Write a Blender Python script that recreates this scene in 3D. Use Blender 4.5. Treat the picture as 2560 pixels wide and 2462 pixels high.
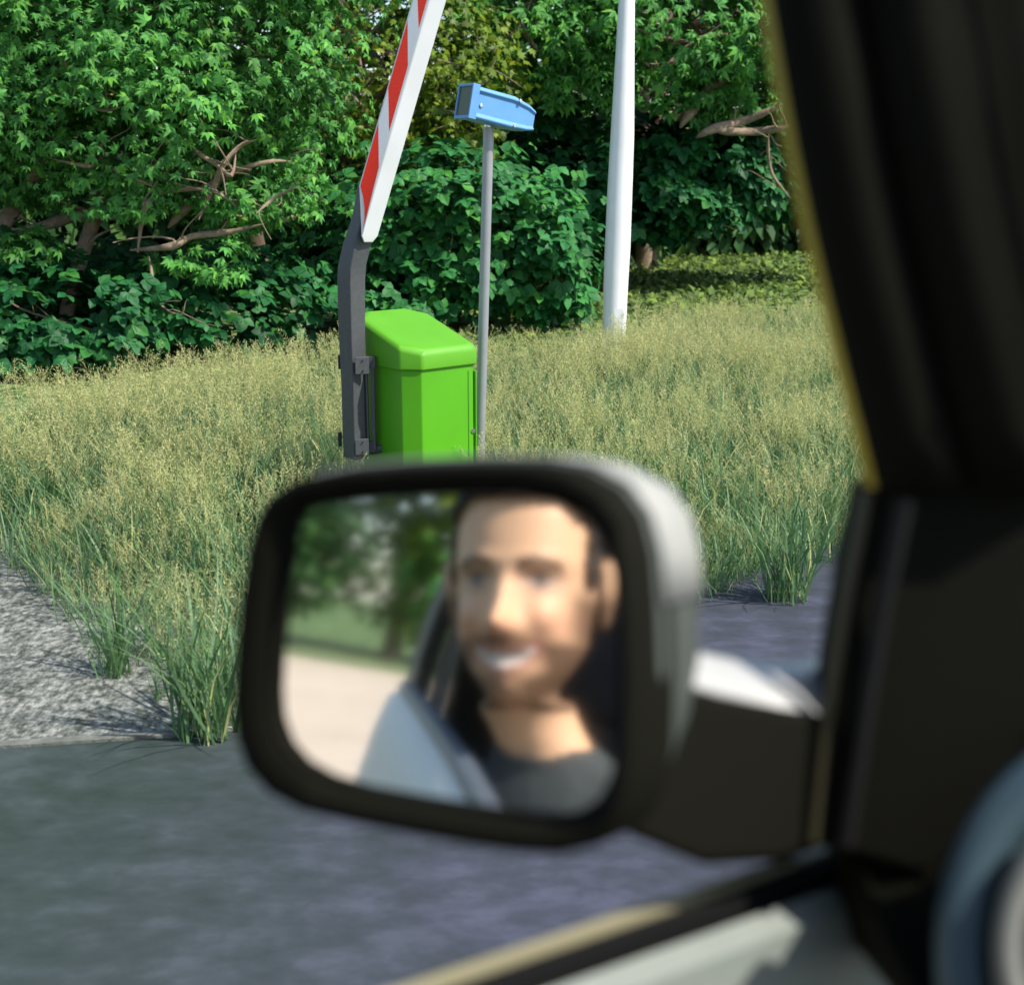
import bpy, math, random
import numpy as np
from mathutils import Vector, Matrix, Quaternion

random.seed(4); RNG = np.random.default_rng(11)
sc = bpy.context.scene
for o in list(bpy.data.objects): bpy.data.objects.remove(o)
C = sc.collection

# ------------------------------------------------------------------ camera
W, H, FPX = 2560.0, 2462.0, 3300.0
CAMZ = 1.75
PITCH = math.radians(14.1)
cam_d = bpy.data.cameras.new('camera'); cam = bpy.data.objects.new('camera', cam_d); C.objects.link(cam)
cam.location = (0, 0, CAMZ); cam.rotation_euler = (math.pi / 2 - PITCH, 0, 0)
cam_d.sensor_fit = 'HORIZONTAL'; cam_d.sensor_width = 36.0; cam_d.lens = 36.0 * FPX / W
cam_d.clip_start = 0.02; cam_d.clip_end = 3000
cam_d.dof.use_dof = True; cam_d.dof.focus_distance = 6.4; cam_d.dof.aperture_fstop = 3.7
sc.camera = cam
sc.render.resolution_x = 1024; sc.render.resolution_y = 984

# ------------------------------------------------------------------ light
SUN_EL = math.radians(50); SUN_AZ = math.radians(114)      # clockwise from +Y (the view direction)
sun_to = Vector((math.sin(SUN_AZ) * math.cos(SUN_EL), math.cos(SUN_AZ) * math.cos(SUN_EL), math.sin(SUN_EL)))
wd = bpy.data.worlds.new('World'); sc.world = wd; wd.use_nodes = True
nt = wd.node_tree; bg = nt.nodes['Background']
sky = nt.nodes.new('ShaderNodeTexSky'); sky.sky_type = 'NISHITA'; sky.sun_disc = False
sky.sun_elevation = SUN_EL; sky.sun_rotation = SUN_AZ
nt.links.new(sky.outputs[0], bg.inputs[0]); bg.inputs[1].default_value = 0.145
sd = bpy.data.lights.new('sun', 'SUN'); sd.energy = 4.2; sd.angle = math.radians(0.9); sd.color = (1, .955, .88)
so = bpy.data.objects.new('sun', sd); C.objects.link(so)
so.rotation_euler = sun_to.to_track_quat('Z', 'Y').to_euler(); so.location = (6, -4, 12)
sc.view_settings.view_transform = 'Standard'; sc.view_settings.look = 'None'
sc.view_settings.exposure = 0.55; sc.view_settings.gamma = 1

# ------------------------------------------------------------------ photo pixel helpers
CF = Vector((0, math.cos(PITCH), -math.sin(PITCH))); CU = Vector((0, math.sin(PITCH), math.cos(PITCH)))
CR = Vector((1, 0, 0)); EYE = Vector((0, 0, CAMZ))
def ray(x, y): return CF + CR * ((x - W / 2) / FPX) + CU * ((H / 2 - y) / FPX)
def at(x, y, d): return EYE + ray(x, y) * d                 # d = metres along the view axis
def ground(x, y, z=0.0):
    r = ray(x, y); return EYE + r * ((z - CAMZ) / r.z)
def aty(x, y, Y):
    r = ray(x, y); return EYE + r * (Y / r.y)

# ------------------------------------------------------------------ materials
def mat(name, col, rough=.6, metal=0, var=0, scale=20, bump=0, bscale=None, spec=.5, attr=None, trans=0, coat=0, stretch=None):
    m = bpy.data.materials.new(name); m.use_nodes = True; t = m.node_tree; n = t.nodes; b = n['Principled BSDF']
    b.inputs['Roughness'].default_value = rough; b.inputs['Metallic'].default_value = metal
    b.inputs['Specular IOR Level'].default_value = spec
    if coat: b.inputs['Coat Weight'].default_value = coat; b.inputs['Coat Roughness'].default_value = .08
    b.inputs['Base Color'].default_value = (*col, 1)
    src = None
    if attr:
        a = n.new('ShaderNodeAttribute'); a.attribute_name = attr; src = a.outputs['Color']
    tc = n.new('ShaderNodeTexCoord'); co = tc.outputs['Object']
    if stretch:
        mp = n.new('ShaderNodeMapping'); mp.inputs['Scale'].default_value = stretch; t.links.new(co, mp.inputs['Vector']); co = mp.outputs[0]
    if var:
        no = n.new('ShaderNodeTexNoise'); no.inputs['Scale'].default_value = scale; no.inputs['Detail'].default_value = 5
        t.links.new(co, no.inputs['Vector'])
        mr = n.new('ShaderNodeMapRange'); mr.inputs[1].default_value = .3; mr.inputs[2].default_value = .7
        mr.inputs[3].default_value = 1 - var; mr.inputs[4].default_value = 1 + var
        t.links.new(no.outputs[0], mr.inputs[0])
        mx = n.new('ShaderNodeVectorMath'); mx.operation = 'SCALE'
        if src is not None: t.links.new(src, mx.inputs[0])
        else: mx.inputs[0].default_value = col
        t.links.new(mr.outputs[0], mx.inputs['Scale']); src = mx.outputs[0]
    if src is not None: t.links.new(src, b.inputs['Base Color'])
    if bump:
        nb = n.new('ShaderNodeTexNoise'); nb.inputs['Scale'].default_value = bscale or scale * 4; nb.inputs['Detail'].default_value = 6
        t.links.new(co, nb.inputs['Vector'])
        bp = n.new('ShaderNodeBump'); bp.inputs['Strength'].default_value = bump; bp.inputs['Distance'].default_value = .01
        t.links.new(nb.outputs[0], bp.inputs['Height']); t.links.new(bp.outputs[0], b.inputs['Normal'])
    if trans:
        tr = n.new('ShaderNodeBsdfTranslucent'); mi = n.new('ShaderNodeMixShader'); mi.inputs[0].default_value = trans
        if src is not None: t.links.new(src, tr.inputs[0])
        else: tr.inputs[0].default_value = (*col, 1)
        t.links.new(b.outputs[0], mi.inputs[1]); t.links.new(tr.outputs[0], mi.inputs[2])
        t.links.new(mi.outputs[0], n['Material Output'].inputs[0])
    return m

def leafy(m, amount=.45, yellow=(1.5, 1.12, .6)):
    # every leaflet gets its own tone: some darker, some lighter and yellower
    t = m.node_tree; n = t.nodes; b = n['Principled BSDF']; src = b.inputs['Base Color'].links[0].from_socket
    g = n.new('ShaderNodeNewGeometry'); oi = n.new('ShaderNodeObjectInfo'); ad = n.new('ShaderNodeMath'); ad.operation = 'ADD'; fr = n.new('ShaderNodeMath'); fr.operation = 'FRACT'
    t.links.new(g.outputs['Random Per Island'], ad.inputs[0]); t.links.new(oi.outputs['Random'], ad.inputs[1]); t.links.new(ad.outputs[0], fr.inputs[0])
    r = n.new('ShaderNodeValToRGB'); e = r.color_ramp.elements; d = 1 - amount
    e[0].position = 0; e[0].color = (d, d, d, 1); e[1].position = 1; e[1].color = (*[q * (1 + .25 * amount) for q in yellow], 1); k = e.new(.6); k.color = (1.05, 1.05, 1.05, 1)
    t.links.new(fr.outputs[0], r.inputs[0])
    mx = n.new('ShaderNodeMix'); mx.data_type = 'RGBA'; mx.blend_type = 'MULTIPLY'; mx.inputs[0].default_value = 1
    t.links.new(src, mx.inputs[6]); t.links.new(r.outputs[0], mx.inputs[7]); t.links.new(mx.outputs[2], b.inputs['Base Color'])
    for q in n:
        if q.type == 'BSDF_TRANSLUCENT': t.links.new(mx.outputs[2], q.inputs[0])

def ground_mat(name, cols, scales, det=8, rough=.9, bump=.5, bscale=40, stretch=(1, 1, 1), pos=(.3, .5, .7)):
    m = bpy.data.materials.new(name); m.use_nodes = True; t = m.node_tree; n = t.nodes; b = n['Principled BSDF']
    b.inputs['Roughness'].default_value = rough; b.inputs['Specular IOR Level'].default_value = .25
    tc = n.new('ShaderNodeTexCoord'); mp = n.new('ShaderNodeMapping'); mp.inputs['Scale'].default_value = stretch
    t.links.new(tc.outputs['Object'], mp.inputs['Vector'])
    a = n.new('ShaderNodeTexNoise'); a.inputs['Scale'].default_value = scales[0]; a.inputs['Detail'].default_value = det; a.inputs['Roughness'].default_value = .65
    c = n.new('ShaderNodeTexNoise'); c.inputs['Scale'].default_value = scales[1]; c.inputs['Detail'].default_value = 3
    for q in (a, c): t.links.new(mp.outputs[0], q.inputs['Vector'])
    mx = n.new('ShaderNodeMath'); mx.operation = 'MULTIPLY_ADD'; mx.inputs[1].default_value = .65
    m2 = n.new('ShaderNodeMath'); m2.operation = 'MULTIPLY'; m2.inputs[1].default_value = .35
    t.links.new(c.outputs[0], m2.inputs[0]); t.links.new(a.outputs[0], mx.inputs[0]); t.links.new(m2.outputs[0], mx.inputs[2])
    r = n.new('ShaderNodeValToRGB'); e = r.color_ramp.elements
    e[0].position = pos[0]; e[0].color = (*cols[0], 1); e[1].position = pos[2]; e[1].color = (*cols[2], 1)
    k = e.new(pos[1]); k.color = (*cols[1], 1)
    t.links.new(mx.outputs[0], r.inputs[0]); t.links.new(r.outputs[0], b.inputs['Base Color'])
    nb = n.new('ShaderNodeTexNoise'); nb.inputs['Scale'].default_value = bscale; nb.inputs['Detail'].default_value = 6
    t.links.new(mp.outputs[0], nb.inputs['Vector'])
    bp = n.new('ShaderNodeBump'); bp.inputs['Strength'].default_value = bump; bp.inputs['Distance'].default_value = .02
    t.links.new(nb.outputs[0], bp.inputs['Height']); t.links.new(bp.outputs[0], b.inputs['Normal'])
    return m

# ------------------------------------------------------------------ mesh helpers
class MB:
    def __init__(s): s.v = []; s.f = []
    def quad_grid(s, rows, closed=False, cap=False):
        base = len(s.v); n = len(rows[0])
        for r in rows: s.v += [tuple(p) for p in r]
        for i in range(len(rows) - 1):
            for j in range(n if closed else n - 1):
                k = (j + 1) % n
                s.f.append((base + i * n + j, base + i * n + k, base + (i + 1) * n + k, base + (i + 1) * n + j))
        if cap:
            s.f.append(tuple(base + j for j in reversed(range(n)))); o = base + (len(rows) - 1) * n
            s.f.append(tuple(o + j for j in range(n)))
        return s
    def tube(s, pts, rad, n=10, cap=True, squash=None):
        pts = [Vector(p) for p in pts]; rows = []; up = None
        if not hasattr(rad, '__len__'): rad = [rad] * len(pts)
        for i, p in enumerate(pts):
            d = (pts[min(i + 1, len(pts) - 1)] - pts[max(i - 1, 0)]).normalized()
            if up is None: up = Vector((0, 0, 1)) if abs(d.z) < .95 else Vector((0, 1, 0))
            a = d.cross(up)
            if a.length < 1e-5: a = d.orthogonal()
            a.normalize(); b = a.cross(d).normalized(); up = b
            rows.append([p + (a * math.cos(2 * math.pi * k / n) + b * math.sin(2 * math.pi * k / n)) * rad[i] for k in range(n)])
        return s.quad_grid(rows, True, cap)
    def box(s, c, size, X=None, Y=None, Z=None):
        c = Vector(c); X = X or Vector((1, 0, 0)); Y = Y or Vector((0, 1, 0)); Z = Z or Vector((0, 0, 1))
        h = [q / 2 for q in size]; b = len(s.v)
        for i in (-1, 1):
            for j in (-1, 1):
                for k in (-1, 1): s.v.append(tuple(c + X * (i * h[0]) + Y * (j * h[1]) + Z * (k * h[2])))
        for f in ((0, 1, 3, 2), (4, 6, 7, 5), (0, 4, 5, 1), (2, 3, 7, 6), (0, 2, 6, 4), (1, 5, 7, 3)): s.f.append(tuple(b + q for q in f))
        return s
    def prism(s, poly, off):
        return s.quad_grid([[Vector(p) for p in poly], [Vector(p) + (off if isinstance(off, Vector) else off(Vector(p))) for p in poly]], True, True)
    def build(s, name, m, parent=None, smooth=True, bevel=0, seg=3, auto=40):
        me = bpy.data.meshes.new(name); me.from_pydata(s.v, [], s.f)
        return finish(name, me, m, parent, smooth, bevel, seg, auto)

def finish(name, me, m, parent=None, smooth=True, bevel=0, seg=3, auto=40):
    import bmesh
    bm = bmesh.new(); bm.from_mesh(me); bmesh.ops.recalc_face_normals(bm, faces=bm.faces)
    if smooth:
        for f in bm.faces: f.smooth = True
        lim = math.radians(auto)
        for e in bm.edges:
            if len(e.link_faces) == 2 and e.calc_face_angle(0) > lim: e.smooth = False
    bm.to_mesh(me); bm.free()
    for q in (m if isinstance(m, (list, tuple)) else [m]): me.materials.append(q)
    o = bpy.data.objects.new(name, me); C.objects.link(o)
    if bevel:
        b = o.modifiers.new('bevel', 'BEVEL'); b.width = bevel; b.segments = seg; b.limit_method = 'ANGLE'; b.angle_limit = math.radians(35)
        for e in me.edges: e.use_edge_sharp = False
        b.harden_normals = False
        if hasattr(me, 'shade_smooth'): me.shade_smooth()
        wn = o.modifiers.new('wn', 'WEIGHTED_NORMAL'); wn.keep_sharp = True
    if parent is not None: attach(o, parent)
    return o

def attach(o, parent):
    o.parent = parent; o.matrix_parent_inverse = wmat(parent).inverted()
def wmat(o):
    m = o.matrix_basis.copy()
    if o.parent: m = wmat(o.parent) @ o.matrix_parent_inverse @ m
    return m
def thing(name, label, cat, loc=(0, 0, 0), rz=0, group=None):
    o = bpy.data.objects.new(name, None); C.objects.link(o); o.location = loc; o.rotation_euler = (0, 0, rz); o.empty_display_size = .2
    tag(o, label, cat, group); return o
def tag(o, label=None, cat=None, group=None, kind=None):
    if label: o['label'] = label
    if cat: o['category'] = cat
    if group: o['group'] = group
    if kind: o['kind'] = kind
    return o

def tri_mesh(name, V, F, mats, parent=None, col=None, midx=None):
    me = bpy.data.meshes.new(name); V = np.asarray(V, np.float32); F = np.asarray(F, np.int32)
    me.vertices.add(len(V)); me.vertices.foreach_set('co', V.ravel())
    me.loops.add(F.size); me.loops.foreach_set('vertex_index', F.ravel())
    me.polygons.add(len(F)); me.polygons.foreach_set('loop_start', np.arange(0, F.size, 3, dtype=np.int32))
    me.polygons.foreach_set('loop_total', np.full(len(F), 3, np.int32))
    if midx is not None: me.polygons.foreach_set('material_index', np.asarray(midx, np.int32))
    if col is not None:
        a = me.attributes.new('tint', 'FLOAT_COLOR', 'POINT')
        a.data.foreach_set('color', np.concatenate([np.asarray(col, np.float32), np.ones((len(V), 1), np.float32)], 1).ravel())
    me.update()
    for m in (mats if isinstance(mats, (list, tuple)) else [mats]): me.materials.append(m)
    o = bpy.data.objects.new(name, me); C.objects.link(o)
    if parent is not None: attach(o, parent)
    return o

def scatter(tv, tf, M, L):
    """template verts/faces placed by N matrices (N,3,3) and locations (N,3)"""
    n = len(M); V = np.einsum('nij,vj->nvi', M, tv) + L[:, None, :]
    F = tf[None] + (np.arange(n) * len(tv))[:, None, None]
    return V.reshape(-1, 3), F.reshape(-1, 3)

# ================================================================== GROUND
M_lawn = ground_mat('lawn_green', [(.022, .055, .012), (.07, .13, .03), (.22, .28, .11)], (11, 2.0), det=2, bump=1.0, bscale=16, stretch=(.5, 1, 1), pos=(.45, .5, .555))
M_asph = ground_mat('asphalt_blue_grey', [(.026, .034, .031), (.047, .053, .061), (.088, .093, .118)], (5, .45), det=4, rough=.75, bump=.3, bscale=5, stretch=(1.0, 1.5, 1), pos=(.30, .5, .72))
M_grav = ground_mat('gravel_grey', [(.06, .068, .055), (.17, .178, .155), (.34, .34, .30)], (34, 9), det=2, bump=1.0, bscale=40, stretch=(1.1, .75, 1), pos=(.38, .5, .62))
M_dirt = ground_mat('dirt_beige', [(.42, .33, .24), (.52, .42, .32), (.62, .53, .42)], (3, .4), bump=.3, bscale=30)

def asphalt_tint(m):
    # asphalt tint runs from darker greenish on the left to blue-violet
    t = m.node_tree; n = t.nodes; b = n['Principled BSDF']; src = b.inputs['Base Color'].links[0].from_socket
    tc = n.new('ShaderNodeTexCoord'); sx = n.new('ShaderNodeSeparateXYZ'); t.links.new(tc.outputs['Object'], sx.inputs[0])
    no = n.new('ShaderNodeTexNoise'); no.inputs['Scale'].default_value = 1.2; t.links.new(tc.outputs['Object'], no.inputs['Vector'])
    ad = n.new('ShaderNodeMath'); ad.operation = 'MULTIPLY_ADD'; ad.inputs[1].default_value = .9; t.links.new(no.outputs[0], ad.inputs[0]); t.links.new(sx.outputs[0], ad.inputs[2])
    mr = n.new('ShaderNodeMapRange'); mr.inputs[1].default_value = -.75; mr.inputs[2].default_value = .45; t.links.new(ad.outputs[0], mr.inputs[0])
    mx = n.new('ShaderNodeMix'); mx.data_type = 'RGBA'; mx.blend_type = 'MULTIPLY'; mx.inputs[0].default_value = 1
    mc = n.new('ShaderNodeMix'); mc.data_type = 'RGBA'; mc.inputs[6].default_value = (.80, 1.0, .78, 1); mc.inputs[7].default_value = (1.08, 1.05, 1.22, 1)
    t.links.new(mr.outputs[0], mc.inputs[0]); t.links.new(src, mx.inputs[6]); t.links.new(mc.outputs[2], mx.inputs[7]); t.links.new(mx.outputs[2], b.inputs['Base Color'])
asphalt_tint(M_asph)
def sheet(name, poly, z, m):
    b = MB(); b.v = [(x, y, z) for x, y in poly]; b.f = [tuple(range(len(poly)))]
    o = b.build(name, m, smooth=False); o['kind'] = 'structure'
    return o
sheet('lawn', [(-900, -900), (900, -900), (900, 900), (-900, 900)], 0, M_lawn)
CARF = Vector((math.sin(math.radians(60)), math.cos(math.radians(60)), 0)); CARR = Vector((CARF.y, -CARF.x, 0))
def car(u, v, z=0): return CARR * u + CARF * v + Vector((0, 0, z))       # u right, v forward of the camera
def edge_y(x): return 3.82 + (x + .9) * .735 if x > -.9 else 3.82 + (x + .9) * .16
sheet('gravel_verge', [(-12, 0), (-8.9, 1.0), (-.5, 3.0), (-.6, 4.6), (-1.0, 5.6), (-5, 9.6), (-12, 16)], .004, M_grav)
asph_poly = [(-9, edge_y(-9)), (-3, edge_y(-3)), (-.9, 3.82), (.1, 4.75), (1.4, 5.85), (4.5, 8.4), (40, 37), (60, 20), (40, -30), (-3, -9), (-9, -6)]
sheet('asphalt_road', asph_poly, .012, M_asph)
kb = MB().prism([Vector((x, edge_y(x) + o, -.01)) for x, o in ((-9, 0), (-.96, 0), (-.96, .035), (-9, .035))], Vector((0, 0, .034))).build('kerb_edging', mat('concrete_pale', (.15, .155, .13), .9, var=.25, scale=20, bump=.5), bevel=.004); kb['kind'] = 'structure'
sheet('dirt_track', [tuple(car(u, v))[:2] for u, v in ((-9, -8), (12, -8), (12, -27), (4, -29), (-2, -28.2), (-9, -26))], .016, M_dirt)

# ================================================================== VEGETATION
def leaflet(length, width, fold=.25, droop=.25, k=.45):
    """one folded leaflet along +X, 4 triangles"""
    w = width * .5; zm = -droop * length * k * k
    v = np.array([(0, 0, 0), (k * length, 0, zm), (length, 0, -droop * length), (k * length, w, zm + fold * w), (k * length, -w, zm + fold * w)])
    return v, np.array([(0, 1, 3), (3, 1, 2), (0, 4, 1), (4, 2, 1)])
def rotz(v, a):
    c, s = math.cos(a), math.sin(a); return v @ np.array([[c, s, 0], [-s, c, 0], [0, 0, 1]])
def palm_leaf(n=5, length=.1, width=.045, spread=2.4, droop=.3):
    V, F, o = [], [], 0
    for i in range(n):
        a = (i / (n - 1) - .5) * spread if n > 1 else 0
        L = length * (1 - .3 * abs(2 * i / (n - 1) - 1)) if n > 1 else length
        v, f = leaflet(L, width * L / length, droop=droop); v = rotz(v, a) + np.array([.012 * math.cos(a), .012 * math.sin(a), 0])
        V.append(v); F.append(f + o); o += len(v)
    # petiole
    v = np.array([(-.045, -.0012, .004), (-.045, .0012, .004), (.01, 0, 0)]); V.append(v); F.append(np.array([(0, 1, 2)]) + o)
    return np.concatenate(V), np.concatenate(F)
def tri_leaf(s=.1):
    """broad toothed three-part leaf"""
    V, F, o = [], [], 0
    for a, k in ((0, 1), (1.25, .85), (-1.25, .85)):
        L = s * k; v = [(0, 0, 0)]
        xs = [.15, .40, .52, .72, 1.0]; ws = [.22, .40, .30, .26, 0]
        zf = lambda x, w: -.25 * L * x * x + .16 * abs(w) * L
        top = [(x * L, w * L, zf(x, w)) for x, w in zip(xs, ws)]
        bot = [(x * L, -w * L, zf(x, w)) for x, w in zip(xs[:-1], ws[:-1])]
        v += top + bot + [(.55 * L, 0, -.25 * L * .3)]; S = 10; B = lambda i: 6 + i
        f = [(0, S, 1), (1, S, 2), (2, S, 3), (3, S, 4), (4, S, 5), (0, B(0), S), (B(0), B(1), S), (B(1), B(2), S), (B(2), B(3), S), (B(3), 5, S)]
        V.append(rotz(np.array(v), a)); F.append(np.array(f) + o); o += len(v)
    return np.concatenate(V), np.concatenate(F)
def maple_leaf(s=.09):
    ang = [180, 120, 100, 75, 60, 38, 22, 0]; rad = [.15, .45, .32, .85, .5, .75, .48, 1.05]
    pts = [(r * math.cos(math.radians(a)), r * math.sin(math.radians(a))) for a, r in zip(ang, rad)]
    pts += [(x, -y) for x, y in reversed(pts[1:-1])]
    v = [(0, 0, .02)] + [(x, y, -.18 * (x * x + y * y)) for x, y in pts]; n = len(pts)
    f = [(0, 1 + (i + 1) % n, 1 + i) for i in range(n)]
    return np.array(v) * s, np.array(f)

def frames(N, up_bias, rng, out):
    """leaf frames: X = leaf axis pointing out and down, Z = leaf normal, mostly up/outward"""
    nz = np.array([0, 0, 1.0]) * up_bias + out * .55 + rng.normal(0, .48, (N, 3)) + np.array([.12, -.25, 0])
    nz /= np.linalg.norm(nz, axis=1, keepdims=True)
    ax = out + rng.normal(0, .6, (N, 3)) + np.array([0, 0, -.2])
    ax -= nz * (ax * nz).sum(1, keepdims=True); ax /= np.linalg.norm(ax, axis=1, keepdims=True)
    by = np.cross(nz, ax)
    return np.stack([ax, by, nz], axis=2)

def to_px(P):
    d = P - np.array(EYE); z = d @ np.array(CF); return W / 2 + FPX * (d @ np.array(CR)) / z, H / 2 - FPX * (d @ np.array(CU)) / z, z

def curve_pts(a, b, bend, n=7, rng=random):
    a, b = Vector(a), Vector(b); L = (b - a).length
    c1 = a.lerp(b, .33) + Vector((rng.uniform(-1, 1), rng.uniform(-1, 1), rng.uniform(-.2, 1))) * L * bend
    c2 = a.lerp(b, .7) + Vector((rng.uniform(-1, 1), rng.uniform(-1, 1), rng.uniform(-.6, .5))) * L * bend
    out = []
    for i in range(n):
        t = i / (n - 1); out.append(a * (1 - t) ** 3 + c1 * 3 * t * (1 - t) ** 2 + c2 * 3 * t * t * (1 - t) + b * t ** 3)
    return out

M_bark = mat('bark_brown', (.17, .115, .075), .9, var=.35, scale=9, bump=.8, bscale=22, stretch=(1, 1, .3))
M_twig = mat('branch_brown', (.25, .18, .12), .85, var=.3, scale=15, bump=.5, bscale=40)

def plant(name, label, cat, base, lumps, tmpl, size, count, m, trunk=None, limbs=0, seed=1, upb=.9, nleaf=300, part='crown', group=None, shell=.55, twigs=5, hand=()):
    """lumps: list of (centre, radius xyz). Leaves gather in the lumps' upper and outer shells."""
    rng = np.random.default_rng(seed); rr = random.Random(seed)
    t = thing(name, label, cat, base, 0, group); base = Vector(base)
    P, O = [], []
    vol = np.array([l[1][0] * l[1][1] + l[1][0] * l[1][2] for l in lumps]); vol /= vol.sum()
    for (c, r), w in zip(lumps, vol):
        n = int(count * w)
        d = rng.normal(size=(n, 3)); d /= np.linalg.norm(d, axis=1, keepdims=True)
        # sub clumps: pull directions toward a few dozen centres so that light and dark clumps form
        k = max(6, int(n / 38)); cc = rng.normal(size=(k, 3)); cc /= np.linalg.norm(cc, axis=1, keepdims=True)
        ck = rng.uniform(.72, 1.06, k)
        idx = rng.integers(0, k, n); cen = cc[idx] * ck[idx][:, None]
        spread = rng.normal(0, .13, (n, 3)); p = cen + spread
        loose = rng.random(n) < .25; p[loose] = d[loose] * (shell + (1.02 - shell) * rng.random(loose.sum())[:, None] ** .6)
        P.append(np.array(c) + p * np.array(r)); o = p / np.linalg.norm(p, axis=1, keepdims=True); O.append(o)
    P = np.concatenate(P); O = np.concatenate(O)
    ok = P[:, 2] > .06; P, O = P[ok], O[ok]
    Mx = frames(len(P), upb, rng, O) * (size * rng.uniform(.55, 1.3, len(P)))[:, None, None]
    x, y, z = to_px(P); inside = (x > -60) & (x < 2050) & (y > -60) & (y < 1200)
    # the leaves that show largest become leaves of their own
    score = np.where(inside, z - RNG.random(len(P)) * .6, 1e9); order = np.argsort(score)
    pick = order[:nleaf] if nleaf else np.array([], int); rest = np.ones(len(P), bool); rest[pick] = False
    tv, tf = tmpl
    V, F = scatter(tv, tf, Mx[rest], P[rest])
    crown = tri_mesh(part, V, F, m, t); crown['kind'] = 'stuff'
    if nleaf:
        me = bpy.data.meshes.new('leaf'); me.from_pydata(tv.tolist(), [], tf.tolist()); me.materials.append(m)
        inv = Matrix.Translation(-base)
        for i in pick:
            o = bpy.data.objects.new('leaf', me); C.objects.link(o); o.parent = t
            mm = Mx[i]; M4 = Matrix([[*mm[0], P[i][0]], [*mm[1], P[i][1]], [*mm[2], P[i][2]], [0, 0, 0, 1]])
            o.matrix_basis = inv @ M4
    if trunk:
        r0, top, lean = trunk; b = MB(); n = 7
        pts = [base + Vector((lean[0] * (i / (n - 1)) ** 1.4 + rr.uniform(-.04, .04), lean[1] * (i / (n - 1)), top * i / (n - 1) - .05)) for i in range(n)]
        b.tube(pts, [r0 * (1.25 if i == 0 else 1 - .6 * i / (n - 1)) for i in range(n)], 12); b.build('trunk', M_bark, t)
        for q in range(limbs):
            a = pts[rr.choice([2, 3, 4, 5, 6])]; j = order[rr.randrange(min(len(order), max(1200, count // 2)))]
            e = Vector(P[j]) ; e = a.lerp(e, .97); lb = MB(); main = curve_pts(a, e, .22, 9, rr); L = (e - a).length
            r1 = r0 * .42 * min(1, L / 3 + .3); lb.tube(main, [r1 * (1 - .85 * i / 8) + .004 for i in range(9)], 7)
            for s in range(twigs):
                a2 = main[rr.randrange(2, 9)]; near = [Vector(P[rr.randrange(len(P))]) for _ in range(60)]
                e2 = min(near, key=lambda w: (w - a2).length); tp = curve_pts(a2, e2, .3, 7, rr)
                lb.tube(tp, [r1 * .32 * (1 - .8 * i / 6) + .003 for i in range(7)], 5)
            lb.build('limb', M_twig, t)
    for Yh, r_a, r_b, path in hand:
        pp = [aty(px_, py_, Yh + .3 + rr.uniform(-.15, .15)) for px_, py_ in path]; fine = []
        for i in range(len(pp) - 1):                       # Catmull-Rom through the traced points
            p0, p1, p2, p3 = pp[max(i - 1, 0)], pp[i], pp[i + 1], pp[min(i + 2, len(pp) - 1)]
            for q in range(4):
                u = q / 4; fine.append(.5 * ((2 * p1) + (p2 - p0) * u + (2 * p0 - 5 * p1 + 4 * p2 - p3) * u * u + (3 * p1 - p0 - 3 * p2 + p3) * u ** 3))
        fine.append(pp[-1]); k_ = len(fine) - 1; lb = MB()
        lb.tube(fine, [(r_a + (r_b - r_a) * i / k_) * Yh / FPX * rr.uniform(.92, 1.08) * min(1, (.15 + 3.5 * i / k_) if r_a < 18 else 1, .18 + 3.5 * (k_ - i) / k_) for i in range(k_ + 1)], 9)
        for q in range(4):                                  # side twigs
            a2 = fine[rr.randrange(1, len(fine))]; e2 = a2 + Vector((rr.uniform(-.5, .5), rr.uniform(-.3, .1), rr.uniform(-.25, .45)))
            lb.tube(curve_pts(a2, e2, .25, 7, rr), [r_b * .35 * Yh / FPX * (1 - .8 * i / 6) + .002 for i in range(7)], 5)
        lb.build('limb', M_twig, t)
    return t

M_leafA = mat('leaf_chestnut', (.085, .29, .060), .5, var=.45, scale=1.6, trans=.22, spec=.18)
M_leafB = mat('leaf_maple', (.125, .215, .016), .5, var=.3, scale=1.6, trans=.3, spec=.3)
M_leafC = mat('leaf_bush', (.036, .185, .048), .5, var=.35, scale=1.8, trans=.15, spec=.2)
M_leafD = mat('leaf_far', (.04, .11, .03), .6, var=.4, scale=.6, trans=.2, spec=.2)
for m_ in (M_leafA, M_leafB, M_leafC, M_leafD): leafy(m_)
T5 = palm_leaf(5, 1, .39, 2.8, .38); T3 = tri_leaf(1.0); M_leafC_shade = mat('leaf_bush_shade', (.020, .12, .034), .5, var=.4, scale=1.8, trans=.12, spec=.2); leafy(M_leafC_shade); TM = maple_leaf(1.0)  # leaf_bush darkened: the shade on two bushes is put into the colour
T1 = leaflet(1, .55)

def lump(px, py, Y, rx, ry, rz): return (tuple(aty(px, py, Y)), (rx, ry, rz))

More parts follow.
